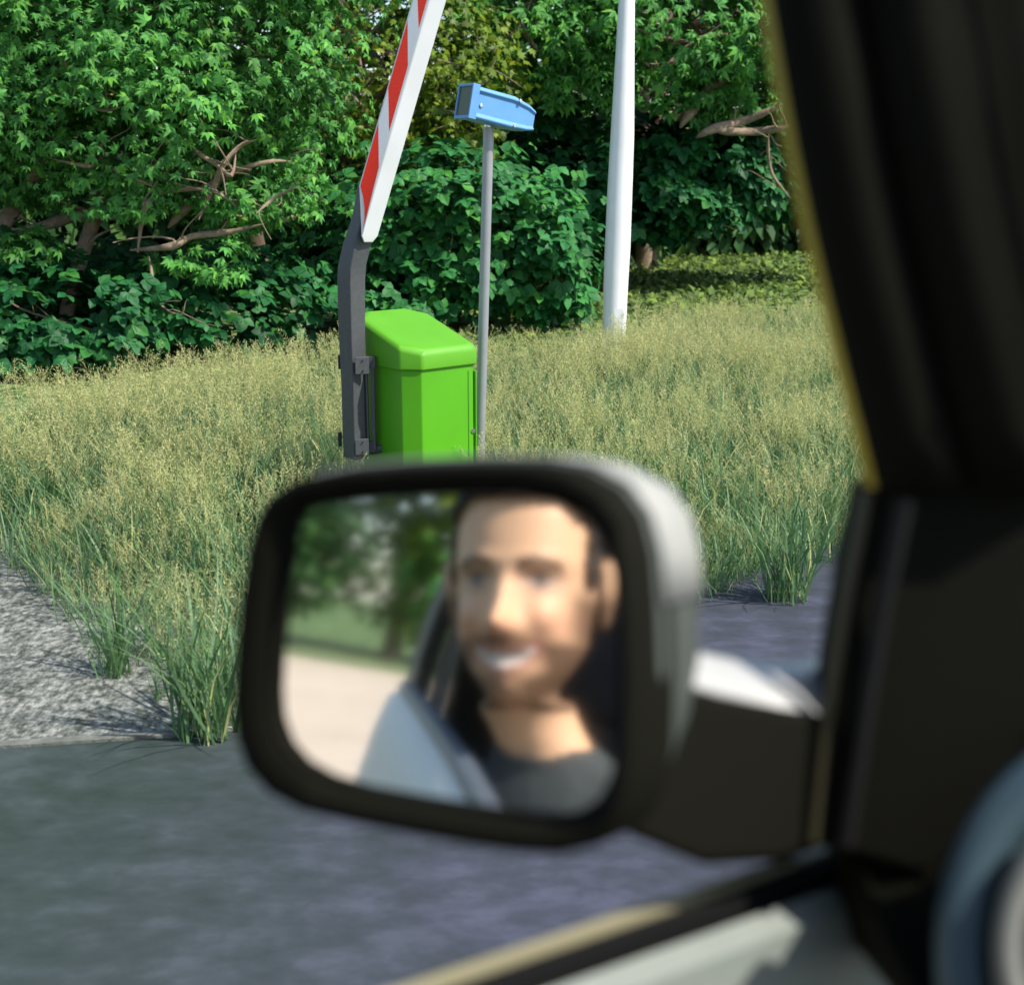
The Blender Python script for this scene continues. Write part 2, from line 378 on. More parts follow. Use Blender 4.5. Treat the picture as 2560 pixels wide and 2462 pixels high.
# the big chestnut on the left
HL = [(11.6, 24, 15, [(-100, 880), (-60, 700), (0, 573), (57, 492), (86, 444), (115, 380), (150, 300)]), (11.5, 17, 9, [(-30, 590), (95, 568), (200, 540), (334, 535), (372, 506), (449, 434), (500, 380)]),
      (11.0, 9, 4, [(344, 632), (353, 563), (368, 511), (411, 482), (511, 473), (568, 497), (600, 530)]), (11.0, 6, 4, [(120, 395), (210, 415), (258, 415), (306, 434), (353, 454), (396, 473)]),
      (11.1, 11, 6, [(325, 626), (430, 616), (478, 592), (573, 580), (660, 560)]), (11.0, 6, 5, [(470, 360), (501, 387), (540, 411), (578, 439), (590, 380)]),
      (11.0, 9, 5, [(497, 549), (530, 478), (554, 420), (597, 368), (640, 350)]), (11.4, 15, 9, [(420, 570), (454, 530), (506, 478), (530, 434), (540, 380)]),
      (11.2, 9, 3, [(500, 470), (549, 449), (611, 420), (683, 403), (740, 406)]), (10.9, 5, 3, [(150, 140), (172, 167), (196, 191), (248, 229), (320, 245)]),
      (10.9, 5, 3, [(179, 172), (191, 224), (224, 263), (267, 277), (329, 258)]), (12.6, 14, 9, [(660, 500), (672, 440), (700, 380), (690, 330)]),
      (11.0, 5, 3, [(372, 640), (380, 690), (376, 730), (410, 770), (450, 790)]), (10.9, 5, 3, [(640, 535), (680, 500), (720, 478), (740, 470)]),
      (11.0, 6, 3, [(300, 0), (345, 25), (365, 40)]), (11.7, 20, 14, [(150, 900), (180, 720), (230, 560), (260, 470), (250, 400), (270, 300)])]
plant('chestnut_tree', 'dense bright green tree with low tangled branches filling the upper left', 'tree', tuple(ground(668, 790)),
      [lump(150, 40, 11.7, 1.35, 1.0, 1.0), lump(560, 100, 12.0, 1.25, 1.0, 1.05), lump(330, 260, 11.6, 1.35, .9, .75), lump(680, 300, 12.3, .72, .8, .8),
       lump(40, 250, 11.9, .9, 1.0, .6), lump(600, 500, 11.8, .62, .5, .28), lump(360, -260, 12.4, 2.6, 1.7, 1.2), lump(250, 480, 11.6, .85, .5, .22), lump(-250, 200, 12.4, 1.2, 1.6, 1.6),
       lump(520, 640, 11.6, .42, .4, .2), lump(60, 620, 11.3, .35, .35, .13)],
      T5, .086, 27000, M_leafA, trunk=(.13, 3.6, (-.4, -.8)), limbs=12, seed=3, upb=.8, twigs=7, hand=HL)
# the light maple in the middle
plant('maple_tree', 'yellow-green small-leaved tree behind the striped boom', 'tree', tuple(ground(860, 742)),
      [lump(960, 110, 16.2, 1.45, 1.0, 1.3), lump(900, 400, 16.4, .9, .7, .8), lump(1130, 250, 16.8, .9, .8, .9), lump(860, -200, 16.6, 1.6, 1.2, 1.0)],
      TM, .085, 9500, M_leafB, trunk=(.14, 4.2, (.2, -.4)), limbs=14, seed=8, upb=.6, twigs=6,
      hand=[(15.4, 9, 5, [(840, 60), (850, 20), (865, -40)]), (15.4, 5, 3, [(800, 200), (850, 130), (900, 60), (960, 20)]), (15.3, 5, 3, [(850, 300), (905, 220), (950, 170)]), (15.4, 5, 3, [(1130, 310), (1170, 270), (1240, 150)])])
# the chestnut on the right
HR = [(17.0, 13, 9, [(1740, 345), (1777, 325), (1849, 306), (1902, 286), (1960, 262)]), (17.0, 11, 8, [(1780, 322), (1816, 329), (1892, 329), (1968, 320), (2060, 318)]), (17.2, 15, 10, [(1700, 320), (1725, 282), (1758, 239), (1825, 191), (1900, 170)]),
      (17.0, 8, 5, [(1634, 143), (1653, 186), (1677, 158), (1711, 124), (1760, 90)]), (16.8, 6, 4, [(1720, 100), (1777, 91), (1840, 91), (1897, 115), (1945, 134)]), (16.9, 5, 3, [(1921, 334), (1921, 391), (1935, 444), (1978, 497)]),
      (16.6, 5, 3, [(1336, -20), (1302, 61), (1275, 88), (1251, 102), (1200, 98), (1170, 80)]), (16.7, 5, 3, [(1292, 10), (1305, 60), (1335, 115), (1345, 130)]), (21.6, 24, 15, [(1606, 674), (1610, 560), (1612, 420), (1608, 300), (1606, 180), (1620, 60)]),
      (16.8, 5, 3, [(1560, 60), (1640, 90), (1740, 110), (1800, 130)])]
plant('chestnut_tree', 'green tree with drooping branches and a stout trunk behind the white mast', 'tree', tuple(ground(1605, 668)),
      [lump(1330, 40, 17.6, 1.3, .9, 1.0), lump(1700, 40, 17.4, 1.6, 1.0, .8), lump(1480, 200, 17.8, .8, .7, .45), lump(1850, 240, 18.2, .9, .9, .35),
       lump(1600, -260, 18.6, 3.0, 1.8, 1.3), lump(2080, 60, 19, 1.4, 1.4, 1.5), lump(1720, 260, 17.6, .45, .4, .25)],
      T5, .15, 11500, M_leafA, trunk=(.2, 4.4, (.3, -.5)), limbs=12, seed=5, upb=.8, twigs=6, hand=HR)
# bushes with big toothed leaves
plant('leafy_bush', 'broad shaded bush with big toothed leaves under the left tree', 'bush', tuple(ground(330, 900)),
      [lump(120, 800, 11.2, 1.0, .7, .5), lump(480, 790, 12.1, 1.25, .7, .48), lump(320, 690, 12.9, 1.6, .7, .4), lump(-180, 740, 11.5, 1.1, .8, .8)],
      T3, .125, 3300, M_leafC_shade, trunk=(.03, .6, (0, 0)), limbs=6, seed=12, upb=1.1, part='foliage', twigs=3)
plant('leafy_bush', 'rounded bush with big toothed leaves between green barrier cabinet and grey post', 'bush', tuple(ground(1120, 775)),
      [lump(1130, 560, 14.2, 1.35, .9, .85), lump(1330, 640, 14.0, .8, .7, .6), lump(900, 640, 14.4, .85, .7, .62), lump(1000, 720, 13.8, 1.1, .6, .35)],
      T3, .145, 3900, M_leafC, trunk=(.035, .7, (0, 0)), limbs=6, seed=21, upb=1.1, part='foliage', twigs=3)
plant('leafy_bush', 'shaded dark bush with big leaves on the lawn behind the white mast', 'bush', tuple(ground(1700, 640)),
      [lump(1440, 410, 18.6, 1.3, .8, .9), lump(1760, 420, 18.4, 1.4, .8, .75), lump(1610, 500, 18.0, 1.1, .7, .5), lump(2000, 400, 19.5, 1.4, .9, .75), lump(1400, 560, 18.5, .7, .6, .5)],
      T3, .17, 4400, M_leafC_shade, trunk=(.04, .9, (0, 0)), limbs=5, seed=33, upb=1.1, part='foliage', twigs=3)
plant('leafy_bush', 'low dark bush behind the grey barrier arm', 'bush', tuple(ground(830, 740)),
      [lump(800, 560, 17.0, 1.0, .8, .8), lump(700, 640, 17.2, .8, .6, .5)],
      T3, .14, 2400, M_leafC, trunk=(.03, .6, (0, 0)), limbs=4, seed=41, upb=1.1, part='foliage', twigs=3, nleaf=200)
# the wood behind, one dark mass
def wood(name, spots, seed, size=.3, count=9000, m=None):
    rng = np.random.default_rng(seed); P, O = [], []
    for c, r in spots:
        n = count // len(spots); d = rng.normal(size=(n, 3)); d /= np.linalg.norm(d, axis=1, keepdims=True)
        P.append(np.array(c) + d * np.array(r) * rng.uniform(.6, 1.05, (n, 1))); O.append(d)
    P = np.concatenate(P); O = np.concatenate(O); ok = P[:, 2] > .1; P, O = P[ok], O[ok]
    V, F = scatter(*T1, frames(len(P), .7, rng, O) * (size * rng.uniform(.7, 1.3, len(P)))[:, None, None], P)
    o = tri_mesh(name, V, F, m or M_leafD); tag(o, kind='stuff'); return o
w = wood('background_wood', [((x, y, z), (3.2, 2.2, 3.4)) for x, y, z in [(-12, 19, 3.2), (-8.5, 20, 3.4), (-5, 20.5, 3.3), (-1.8, 22, 3.3), (1.5, 26, 3.4), (5, 28.5, 3.5), (9, 29, 3.4), (-3.5, 21, 7.5), (1, 25, 7.5), (-9, 21, 7.5), (6, 29, 7.8)]] + [((x, y, 1.2), (2.0, .9, 1.5)) for x, y in [(-9.5, 16.5), (-7, 17), (-5, 17.5), (-3, 18.5), (-1.2, 19.5), (.8, 22.5), (3.2, 25.5), (5.8, 26.5)]], 77, .36, 38000)
tag(w, 'dark mass of woodland foliage behind the trees', 'woodland')

gx = RNG.uniform(-1.5, 9, 26000); gy = RNG.uniform(11.5, 30, 26000); gk = gx < gy * .42; gx, gy = gx[gk], gy[gk]
GPp = np.stack([gx, gy, RNG.uniform(.02, .07, len(gx))], 1); up_ = np.tile(np.array([0, -.25, 1.0]), (len(gx), 1))
Vg, Fg = scatter(*T1, frames(len(gx), .8, RNG, up_ * .4 + RNG.normal(0, .5, up_.shape)) * RNG.uniform(.06, .16, len(gx))[:, None, None], GPp)
M_cover = mat('ground_cover', (.10, .17, .035), .6, var=.3, scale=2, trans=.2, spec=.2); leafy(M_cover, .5, (2.0, 1.6, 1.2))
gc_ = tri_mesh('ground_cover', Vg, Fg, M_cover); tag(gc_, 'low leafy ground cover on the lawn behind the white mast', 'ground cover', kind='stuff')

# ---- trees that stand behind the car (they show in the side mirror)
def back_tree(i, u, v, h, r, label):
    b = car(u, v); rng = np.random.default_rng(900 + i)
    t = thing('roadside_tree', label, 'tree', tuple(b), 0, 'trees behind the car, seen in the side mirror')
    tb = MB(); tb.tube([b, b + Vector((.1, .05, h * .35)), b + Vector((-.1, .1, h * .7))], [.3, .22, .1], 9); tb.build('trunk', M_bark, t)
    P, O = [], []
    for k in range(16):
        c = np.array(b) + np.array([rng.normal(0, r * .5), rng.normal(0, r * .5), h * rng.uniform(.22, .9)]); n = 240
        d = rng.normal(size=(n, 3)); d /= np.linalg.norm(d, axis=1, keepdims=True)
        P.append(c + d * r * .5 * rng.uniform(.7, 1.05, (n, 1))); O.append(d)
    P = np.concatenate(P); O = np.concatenate(O); ok = P[:, 2] > .1; P, O = P[ok], O[ok]
    V, F = scatter(*T1, frames(len(P), .7, rng, O) * (.42 * rng.uniform(.7, 1.3, len(P)))[:, None, None], P)
    cr = tri_mesh('crown', V, F, [M_leafA, M_leafD, M_leafB][i % 3], t); cr['kind'] = 'stuff'
BT = [(-6.4, -36, 3.6, 1.9, 'low round tree leftmost in the mirror reflection'), (-3.2, -35, 6.5, 2.5, 'second tree from the left in the mirror reflection'),
      (.2, -36, 8.5, 2.9, 'tall tree in the middle of the mirror reflection'), (4.2, -36, 9, 3.1, 'tree beside the window frame in the mirror reflection'),
      (9.0, -38, 9, 3.2, 'tree hidden behind the van bodywork, right of the others'), (-11.5, -46, 4.5, 2.4, 'distant low tree at the far left of the track')]
for i, a in enumerate(BT): back_tree(i, *a)

# ================================================================== TALL GRASS
gp = [(-.92, 3.86), (0, 4.5), (.79, 5.08), (1.5, 5.66), (2.6, 6.5), (3.6, 7.4), (4.6, 12.9), (2.7, 12.9), (1.7, 12.6), (.5, 11.0), (-.3, 9.7), (-1.1, 9.5), (-2.1, 8.9), (-3.0, 8.0), (-3.5, 7.4), (-3.4, 6.6), (-2.25, 5.5), (-1.6, 4.75)]
GP = np.array(gp)
def in_poly(P, G):
    x, y = P[:, 0], P[:, 1]; c = np.zeros(len(P), bool); j = len(G) - 1
    for i in range(len(G)):
        xi, yi = G[i]; xj, yj = G[j]
        c ^= ((yi > y) != (yj > y)) & (x < (xj - xi) * (y - yi) / (yj - yi + 1e-12) + xi); j = i
    return c
def poly_dist(P, G):
    d = np.full(len(P), 9e9)
    for i in range(len(G)):
        a, b = G[i], G[(i + 1) % len(G)]; ab = b - a; t = np.clip(((P - a) @ ab) / (ab @ ab), 0, 1)
        d = np.minimum(d, np.linalg.norm(P - (a + t[:, None] * ab), axis=1))
    return d
M_blade = mat('grass_blade', (.1, .17, .06), .55, attr='tint', trans=.35, spec=.3)
M_seed = mat('grass_seed_head', (.3, .27, .12), .7, attr='tint', trans=.35, spec=.2)

def strip(pts, wid, side):
    """flat tapering strip; returns verts, faces"""
    v, f = [], []
    for i, (p, w) in enumerate(zip(pts, wid)): v += [p - side * w, p + side * w]
    for i in range(len(pts) - 1): a = 2 * i; f += [(a, a + 1, a + 3), (a, a + 3, a + 2)]
    return np.array(v), np.array(f)
def blade_tmpl(rng, h=1.0, bend=.35, w=.011):
    a = rng.uniform(0, 6.28); d = np.array([math.cos(a), math.sin(a), 0]); side = np.array([-d[1], d[0], 0]); n = 5
    pts = [np.array([0, 0, h * (t - .25 * bend * t ** 3)]) + d * bend * h * t ** 2.2 for t in np.linspace(0, 1, n)]
    return strip(pts, [w * q for q in (.7, 1, .85, .5, .05)], side)
def culm_tmpl(rng):
    """one flowering stem of unit height: stem, two leaves, open panicle"""
    V, F, MI, TT, o = [], [], [], [], 0
    def add(v, f, mi, t):
        nonlocal o
        V.append(v); F.append(np.asarray(f) + o); MI.append(np.full(len(f), mi)); TT.append(np.full(len(v), t)); o += len(v)
    a = rng.uniform(0, 6.28); d = np.array([math.cos(a), math.sin(a), 0]); side = np.array([-d[1], d[0], 0]); be = rng.uniform(.05, .22)
    ax = lambda t: np.array([0, 0, t * (1 - .1 * be)]) + d * be * t ** 2.4
    v, f = strip([ax(t) for t in np.linspace(0, .75, 4)], [.0022, .002, .0017, .0014], side); add(v, f, 0, .25)
    for q in range(2):
        t0 = rng.uniform(.12, .5); v, f = blade_tmpl(rng, rng.uniform(.25, .42), rng.uniform(.35, .8), .006); add(v + ax(t0), f, 0, rng.uniform(0, .4))
    v, f = strip([ax(t) for t in (.7, .85, 1)], [.0014, .001, .0005], side); add(v, f, 1, .8)
    for q in range(12):
        t0 = .66 + .33 * q / 12; L = (.16 * (1 - (t0 - .66) / .36) + .035) * rng.uniform(.7, 1.2); b = rng.uniform(0, 6.28)
        dr = np.array([math.cos(b) * .62, math.sin(b) * .62, rng.uniform(.5, 1.0)]); dr /= np.linalg.norm(dr); sd_ = np.array([-math.sin(b), math.cos(b), 0])
        p0 = ax(t0); p1 = p0 + dr * L + np.array([0, 0, -.12 * L]); 
        add(np.array([p0 - sd_ * .0017, p0 + sd_ * .0017, p1]), [(0, 1, 2)], 1, .8)
        for s in range(4):
            k = .3 + .7 * s / 3; c = p0 + (p1 - p0) * k; g = rng.normal(size=3); g /= np.linalg.norm(g); e = dr * .6 + g * .7; e /= np.linalg.norm(e)
            h2 = np.cross(e, rng.normal(size=3)); h2 /= np.linalg.norm(h2); l = rng.uniform(.012, .022)
            add(np.array([c - h2 * .0037, c + h2 * .0037, c + e * l * 1.6]), [(0, 1, 2)], 1, rng.uniform(.7, 1.0))
    return np.concatenate(V), np.concatenate(F), np.concatenate(MI), np.concatenate(TT)

def grass_pts(n, G):
    lo, hi = G.min(0), G.max(0); P = RNG.uniform(lo, hi, (n, 2)); return P[in_poly(P, G)]
def rand_mats(n, h, lean, rng):
    a = rng.uniform(0, 6.28, n); c, s = np.cos(a), np.sin(a); M = np.zeros((n, 3, 3))
    lx, ly = rng.normal(0, lean, n), rng.normal(0, lean, n)
    M[:, 0, 0] = c; M[:, 0, 1] = -s; M[:, 1, 0] = s; M[:, 1, 1] = c; M[:, 2, 2] = 1
    M[:, 0, 2] = lx; M[:, 1, 2] = ly
    return M * h[:, None, None]
def vnoise(P, s, seed):
    r = np.random.default_rng(seed); ph = r.uniform(0, 6.28, (6, 3)); k = r.normal(0, s, (6, 2))
    return sum(np.sin(P @ k[i] + ph[i, 0]) for i in range(6)) / 6

def build_grass(P, Pb, name, hscale=1.0, edge=None, seed=5):
    rng = np.random.default_rng(seed); V, F, MI, CO, off = [], [], [], [], 0
    green = np.array([.10, .21, .06]); bluegreen = np.array([.20, .33, .17]); straw = np.array([.60, .61, .25]); gold = np.array([.72, .66, .31]); olive = np.array([.38, .50, .18])
    tm = [culm_tmpl(rng) for _ in range(12)]
    sel = rng.integers(0, 12, len(P)); ed = np.ones(len(P)) if edge is None else np.clip(edge[0] / .55, 0, 1)
    hh = hscale * (.52 + .17 * vnoise(P, 1.6, 3) + .13 * vnoise(P, 7, 9) + rng.uniform(-.1, .16, len(P))) * (.42 + .58 * ed)
    for k in range(12):
        q = sel == k; n = q.sum()
        if not n: continue
        tv, tf, mi, tt = tm[k]; M = rand_mats(n, hh[q], .17, rng); L = np.concatenate([P[q], np.zeros((n, 1))], 1)
        v, f = scatter(tv, tf, M, L); V.append(v); F.append(f + off); off += len(v); MI.append(np.tile(mi, n))
        mixv = rng.uniform(0, 1, n)[:, None, None]; t = tt[None, :, None]
        base = green * (1 - t / .45) + bluegreen * (t / .45); seedc = (straw * (1 - mixv) + gold * mixv) * (.72 + .3 * (t - .7) / .3)
        og = (rng.random(n) < .35)[:, None, None]; seedc = np.where(og, seedc * .55 + olive * .45, seedc)
        CO.append(np.where(t < .6, base + 0 * seedc, seedc).reshape(-1, 3))
    tb = [blade_tmpl(rng, 1, rng.uniform(.15, .75), rng.uniform(.008, .015)) for _ in range(10)]
    sel = rng.integers(0, 10, len(Pb)); ed = np.ones(len(Pb)) if edge is None else np.clip(edge[1] / .5, 0, 1)
    hb = hscale * rng.uniform(.2, .62, len(Pb)) * (.6 + .4 * ed)
    for k in range(10):
        q = sel == k; n = q.sum()
        if not n: continue
        tv, tf = tb[k]; M = rand_mats(n, hb[q], .22, rng); v, f = scatter(tv, tf, M, np.concatenate([Pb[q], np.zeros((n, 1))], 1))
        V.append(v); F.append(f + off); off += len(v); MI.append(np.zeros(len(f)))
        mixv = rng.uniform(0, 1, n)[:, None, None]; c = green * (1 - mixv) + bluegreen * mixv
        dry = (rng.random(n) < .06)[:, None, None]; c = np.where(dry, straw * .9, c); CO.append(np.broadcast_to(c, (n, len(tv), 3)).reshape(-1, 3))
    return tri_mesh(name, np.concatenate(V), np.concatenate(F), [M_blade, M_seed], None, np.concatenate(CO), np.concatenate(MI))

def clumped(n, G, sig, per):
    c = grass_pts(n, G); c = np.repeat(c, per, 0); return c + RNG.normal(0, sig, c.shape)
def clear_of(P, spots): 
    k = np.ones(len(P), bool)
    for (x, y, r) in spots: k &= (np.hypot(P[:, 0] - x, P[:, 1] - y) > r)
    return P[k]
BOXC = (-.447, 6.0)
SPOTS = [(BOXC[0], BOXC[1], .36), (-.45, 5.62, .34), (-.42, 5.2, .26), (-.7, 5.75, .2), (-.12, 6.42, .05)]
Pc = np.concatenate([grass_pts(4600, GP), clumped(2300, GP, .05, 7)]); Pc = clear_of(Pc, SPOTS)
Pb = np.concatenate([grass_pts(24000, GP), clumped(2800, GP, .045, 14)]); Pb = clear_of(Pb, SPOTS)
foot_g = grass_pts(60000, np.array([(-1.0, 4.9), (-.1, 4.9), (.1, 6.0), (-.2, 5.8), (-.45, 5.66), (-.75, 5.8), (-1.0, 5.9)]))[:2600]
near = np.array([(-2.25, 5.5), (-1.6, 4.75), (-.92, 3.86), (0, 4.5), (.79, 5.08), (1.5, 5.66), (2.6, 6.5)])
def edge_dist(P):
    d = np.full(len(P), 9e9)
    for a, b in zip(near[:-1], near[1:]):
        ab = b - a; t = np.clip(((P - a) @ ab) / (ab @ ab), 0, 1); d = np.minimum(d, np.linalg.norm(P - (a + t[:, None] * ab), axis=1))
    return d
lowg = build_grass(foot_g[:40], foot_g[40:], 'short_grass', .42, None, 17)
tag(lowg, 'short trampled grass at the foot of the green cabinet', 'grass', kind='stuff')
gr = build_grass(Pc, Pb, 'tall_grass', .81, (edge_dist(Pc), edge_dist(Pb)))
tag(gr, 'tall seeding meadow grass on the verge around the barrier', 'grass', kind='stuff')
def tuft(x, y, r, nb, nc, h, label, seed):
    a = RNG.uniform(0, 6.28, nb); q = r * np.sqrt(RNG.random(nb)); Pb_ = np.stack([x + q * np.cos(a), y + q * np.sin(a)], 1)
    a = RNG.uniform(0, 6.28, nc); q = r * np.sqrt(RNG.random(nc)); Pc_ = np.stack([x + q * np.cos(a), y + q * np.sin(a)], 1)
    o = build_grass(Pc_, Pb_, 'grass_tuft', h, None, seed); tag(o, label, 'grass tuft', 'tufts along the road edge')
for i, (px, py, r, nb, nc, h, lab) in enumerate([
    (520, 1840, .1, 110, 14, .95, 'thick grass tuft at the corner of gravel and asphalt'), (400, 1752, .025, 26, 0, .3, 'tiny grass tuft alone on the grey gravel'),
    (285, 1690, .06, 60, 5, .7, 'small grass tuft at the gravel edge of the tall grass'), (1965, 1505, .09, 100, 10, .95, 'spiky grass tuft at road edge between mirror and door pillar')]):
    g = ground(px, py); tuft(g.x, g.y, r, nb, nc, h, lab, 60 + i)

# ================================================================== BARRIER
M_green = mat('paint_green', (.085, .36, .007), .36, var=.08, scale=3, spec=.5)
M_lid = mat('lid_green', (.10, .345, .012), .5, var=.07, scale=4, spec=.4)
M_dark = mat('metal_charcoal', (.078, .082, .084), .55, metal=.25, var=.12, scale=60, bump=.12, bscale=300)
M_white = mat('paint_white', (.80, .81, .79), .38, var=.05, scale=5)
M_red = mat('reflective_red', (.86, .034, .014), .35, var=.16, scale=240)
M_film = mat('reflective_white', (.72, .76, .77), .35, var=.05, scale=200)
M_blk = mat('rubber_black', (.012, .012, .012), .7)
M_grey = mat('pole_grey', (.36, .37, .38), .45, metal=.35, var=.06, scale=12)
M_blue = mat('sensor_blue', (.12, .32, .60), .42, var=.05, scale=14, bump=.05, bscale=200)
M_chr = mat('steel_bright', (.6, .62, .64), .25, metal=1)
M_tint = mat('sensor_window', (.075, .09, .03), .3, spec=.4)

bx, by = BOXC
bar = thing('barrier_cabinet', 'bright green barrier cabinet with rounded sloping lid in the tall grass', 'barrier', (bx, by, 0))
# plan directions of the cabinet: side face recedes to the left, front face to the right
AX = Vector((math.cos(math.radians(40)), math.sin(math.radians(40)), 0)); AY = Vector((-AX.y, AX.x, 0))
def bp(a, b, z): return Vector((bx, by, 0)) + AX * a + AY * b + Vector((0, 0, z))
hw, hd, ch = .185, .22, .065
def plan(hw, hd, ch): return [(-hw + ch, -hd), (hw - .02, -hd), (hw, -hd + .02), (hw, hd - ch), (hw - ch, hd), (-hw + ch, hd), (-hw, hd - ch), (-hw, -hd + ch)]
LIDZ = .853
MB().quad_grid([[bp(a, b, z) for a, b in plan(hw, hd, ch)] for z in (.03, .4, LIDZ + .02)], True, True).build('cabinet', M_green, bar, bevel=.006)
MB().quad_grid([[bp(a, b, z) for a, b in plan(hw + .012, hd + .012, ch)] for z in (0, .06)], True, True).build('plinth', M_dark, bar, bevel=.004)
lid_rows = []
for z, g in ((LIDZ, .012), (LIDZ + .066, .012), (LIDZ + .086, .004), (LIDZ + .095, -.018)):
    lid_rows.append([bp(a, b, z + (.135 * (b + hd) / (2 * hd) if z > LIDZ else 0)) for a, b in plan(hw + g, hd + g, ch + .01)])
MB().quad_grid(lid_rows, True, True).build('lid', M_lid, bar, bevel=.012, seg=4)
MB().box(bp(hw - .045, -hd - .0008, .44), (.0035, .003, .78), AX, AY).build('door_seam', mat('seam_green', (.03, .22, .004), .6), bar, smooth=False)
MB().box(bp(hw + .001, -.02, .43), (.006, .40, .79), AX, AY).build('side_door', M_green, bar, bevel=.002)
MB().tube([bp(hw - .02, -hd - .004, .55), bp(hw - .02, -hd + .002, .55)], .012, 14).build('lock', M_chr, bar)

# arm bracket on the left side of the cabinet + boom
AY_ARM = 5.84
def arm(px, py, dy=0): return aty(px, py, AY_ARM + dy)
boom = thing('barrier_boom', 'raised barrier boom with red and white stripes on a charcoal arm', 'barrier boom', tuple(Vector((aty(890, 1150, AY_ARM).x, AY_ARM, aty(890, 1150, AY_ARM).z))))
# charcoal arm: four-sided section following a bent path, two visible faces (left face darker, right face lit)
path = [((857, 1140), (887, 1152), (923, 1146)), ((852, 960), (883, 965), (918, 962)), ((845, 830), (878, 835), (914, 830)), ((842, 700), (875, 705), (914, 700)),
        ((843, 668), (876, 668), (917, 662)), ((856, 610), (887, 610), (932, 600)), ((880, 540), (905, 540), (945, 530)), ((893, 462), (912, 465), (960, 455))]
rows = []
for (l, m_, r) in path:
    rows.append([aty(*l, AY_ARM + .05), aty(*m_, AY_ARM - .01), aty(*r, AY_ARM + .04), aty((l[0] + r[0]) / 2, l[1], AY_ARM + .12)])
MB().quad_grid(rows, True, True).build('arm', M_dark, boom, bevel=.006, auto=30)
for (py, tall) in ((936, 44), (1138, 42)):
    top = py - tall
    c = aty(905, py - tall / 2, AY_ARM - .012)
    pl = MB().box(c, (.062, .010, tall * AY_ARM / FPX * .98), Vector((.93, .3, 0)).normalized(), Vector((-.3, .93, 0)).normalized()).build('clamp_plate', M_dark, boom, bevel=.002)
    for s in (-.3, .3):
        q = c + Vector((.004, -.006, s * tall * AY_ARM / FPX))
        MB().tube([q, q + Vector((.002, -.004, 0))], .0035, 8).build('bolt', M_blk, boom)
# hinge plate between arm and cabinet, with a slot
for (x0, x1) in ((916, 921), (929, 938)):
    MB().box(aty((x0 + x1) / 2, 1012, AY_ARM + .035), ((x1 - x0) * AY_ARM / FPX, .03, 236 * AY_ARM / FPX)).build('hinge_plate', M_dark, boom, bevel=.002)
for py in (905, 1116): MB().box(aty(925, py, AY_ARM + .035), (.05, .028, .05)).build('hinge_lug', M_dark, boom, bevel=.002)
for py in (905, 1098): MB().box(aty(850, py, AY_ARM + .07), (.014, .03, .062)).build('end_stop', M_blk, boom, bevel=.002)
MB().tube([aty(900, 1128, AY_ARM + .06), bp(-hw + .01, .02, aty(900, 1128, AY_ARM).z)], .022, 18).build('pivot_shaft', M_dark, boom)
# boom beam: left (striped) face and right face
def boom_row(y, Yd):
    # photo x of the three visible corners at photo height y
    l = 897 + (465 - y) * (1030 - 897) / 465.0 if y < 465 else 897 + (y - 465) * .05; m_ = 905 + (590 - y) * (1075 - 905) / 590.0; r = 945 + (590 - y) * (1117 - 945) / 590.0
    return [aty(l, y, Yd + .014), aty(m_, y, Yd), aty(r, y, Yd + .06), aty((l + r) / 2 + 4, y, Yd + .10)]
ys = [590, 560, 530, 500, 465, 440, 400, 350, 300, 250, 200, 150, 100, 50, 0, -60, -120, -200, -280, -360, -480, -560, -640, -720, -800]
rows = []
for i, y in enumerate(ys):
    rw = boom_row(y, AY_ARM - .03 - (590 - y) * .00022); rows.append(rw)
first = rows[0]
cen = sum(first, Vector()) / 4
rows.insert(0, [cen + (p - cen) * .55 + Vector((-.004, 0, -.028)) for p in first]); 
beam = MB().quad_grid(rows, True, True).build('beam', M_white, boom, bevel=.010, seg=4)
# stripes: thin plates on the left face, alternating red and white, slanted
def left_face(y, k, lift=.003):
    rw = boom_row(y, AY_ARM - .03 - (590 - y) * .00022); n = (rw[1] - rw[0]).cross(boom_row(y - 20, AY_ARM - .03 - (610 - y) * .00022)[0] - rw[0]).normalized()
    if n.y > 0: n = -n
    return rw[0].lerp(rw[1], k) + n * lift
# a stripe runs from its start (left edge, photo y a) to the right edge (y b)
marks = [(465, 573), (308, 418), (222, 330), (52, 165), (-30, 72), (-210, -90), (-300, -180), (-480, -360), (-570, -450), (-750, -640)]
for i in range(len(marks) - 1):
    (a0, b0), (a1, b1) = marks[i], marks[i + 1]; k0, k1 = .1, .84; n = 5; rws = []
    for j in range(n):
        t = j / (n - 1); k = k0 + (k1 - k0) * t
        y0 = a0 + (b0 - a0) * t; y1 = a1 + (b1 - a1) * t; rws.append([left_face(y0, k), left_face(y1, k)])
    b = MB(); b.quad_grid(rws); b.build('red_stripe' if i % 2 == 0 else 'white_stripe', M_red if i % 2 == 0 else M_film, boom)

# ---- sensor on its grey pole
pb = aty(1201, 1300, 6.42); pt = aty(1221.5, 318, 6.32); 
foot = Vector((pb.x - .012, 6.43, 0))
sen = thing('sensor_post', 'thin grey post with a blue sensor head beside the green cabinet', 'sensor', tuple(foot))
MB().tube([foot, foot.lerp(pt, .5), pt], .0245, 20).build('post', M_grey, sen)
MB().tube([foot - Vector((0, 0, .0)), foot + Vector((0, 0, .02))], .07, 20).build('base_plate', M_grey, sen, bevel=.003)
MB().tube([pt - Vector((0, 0, .004)), pt + Vector((0, 0, .03))], .022, 18).build('neck', M_chr, sen)
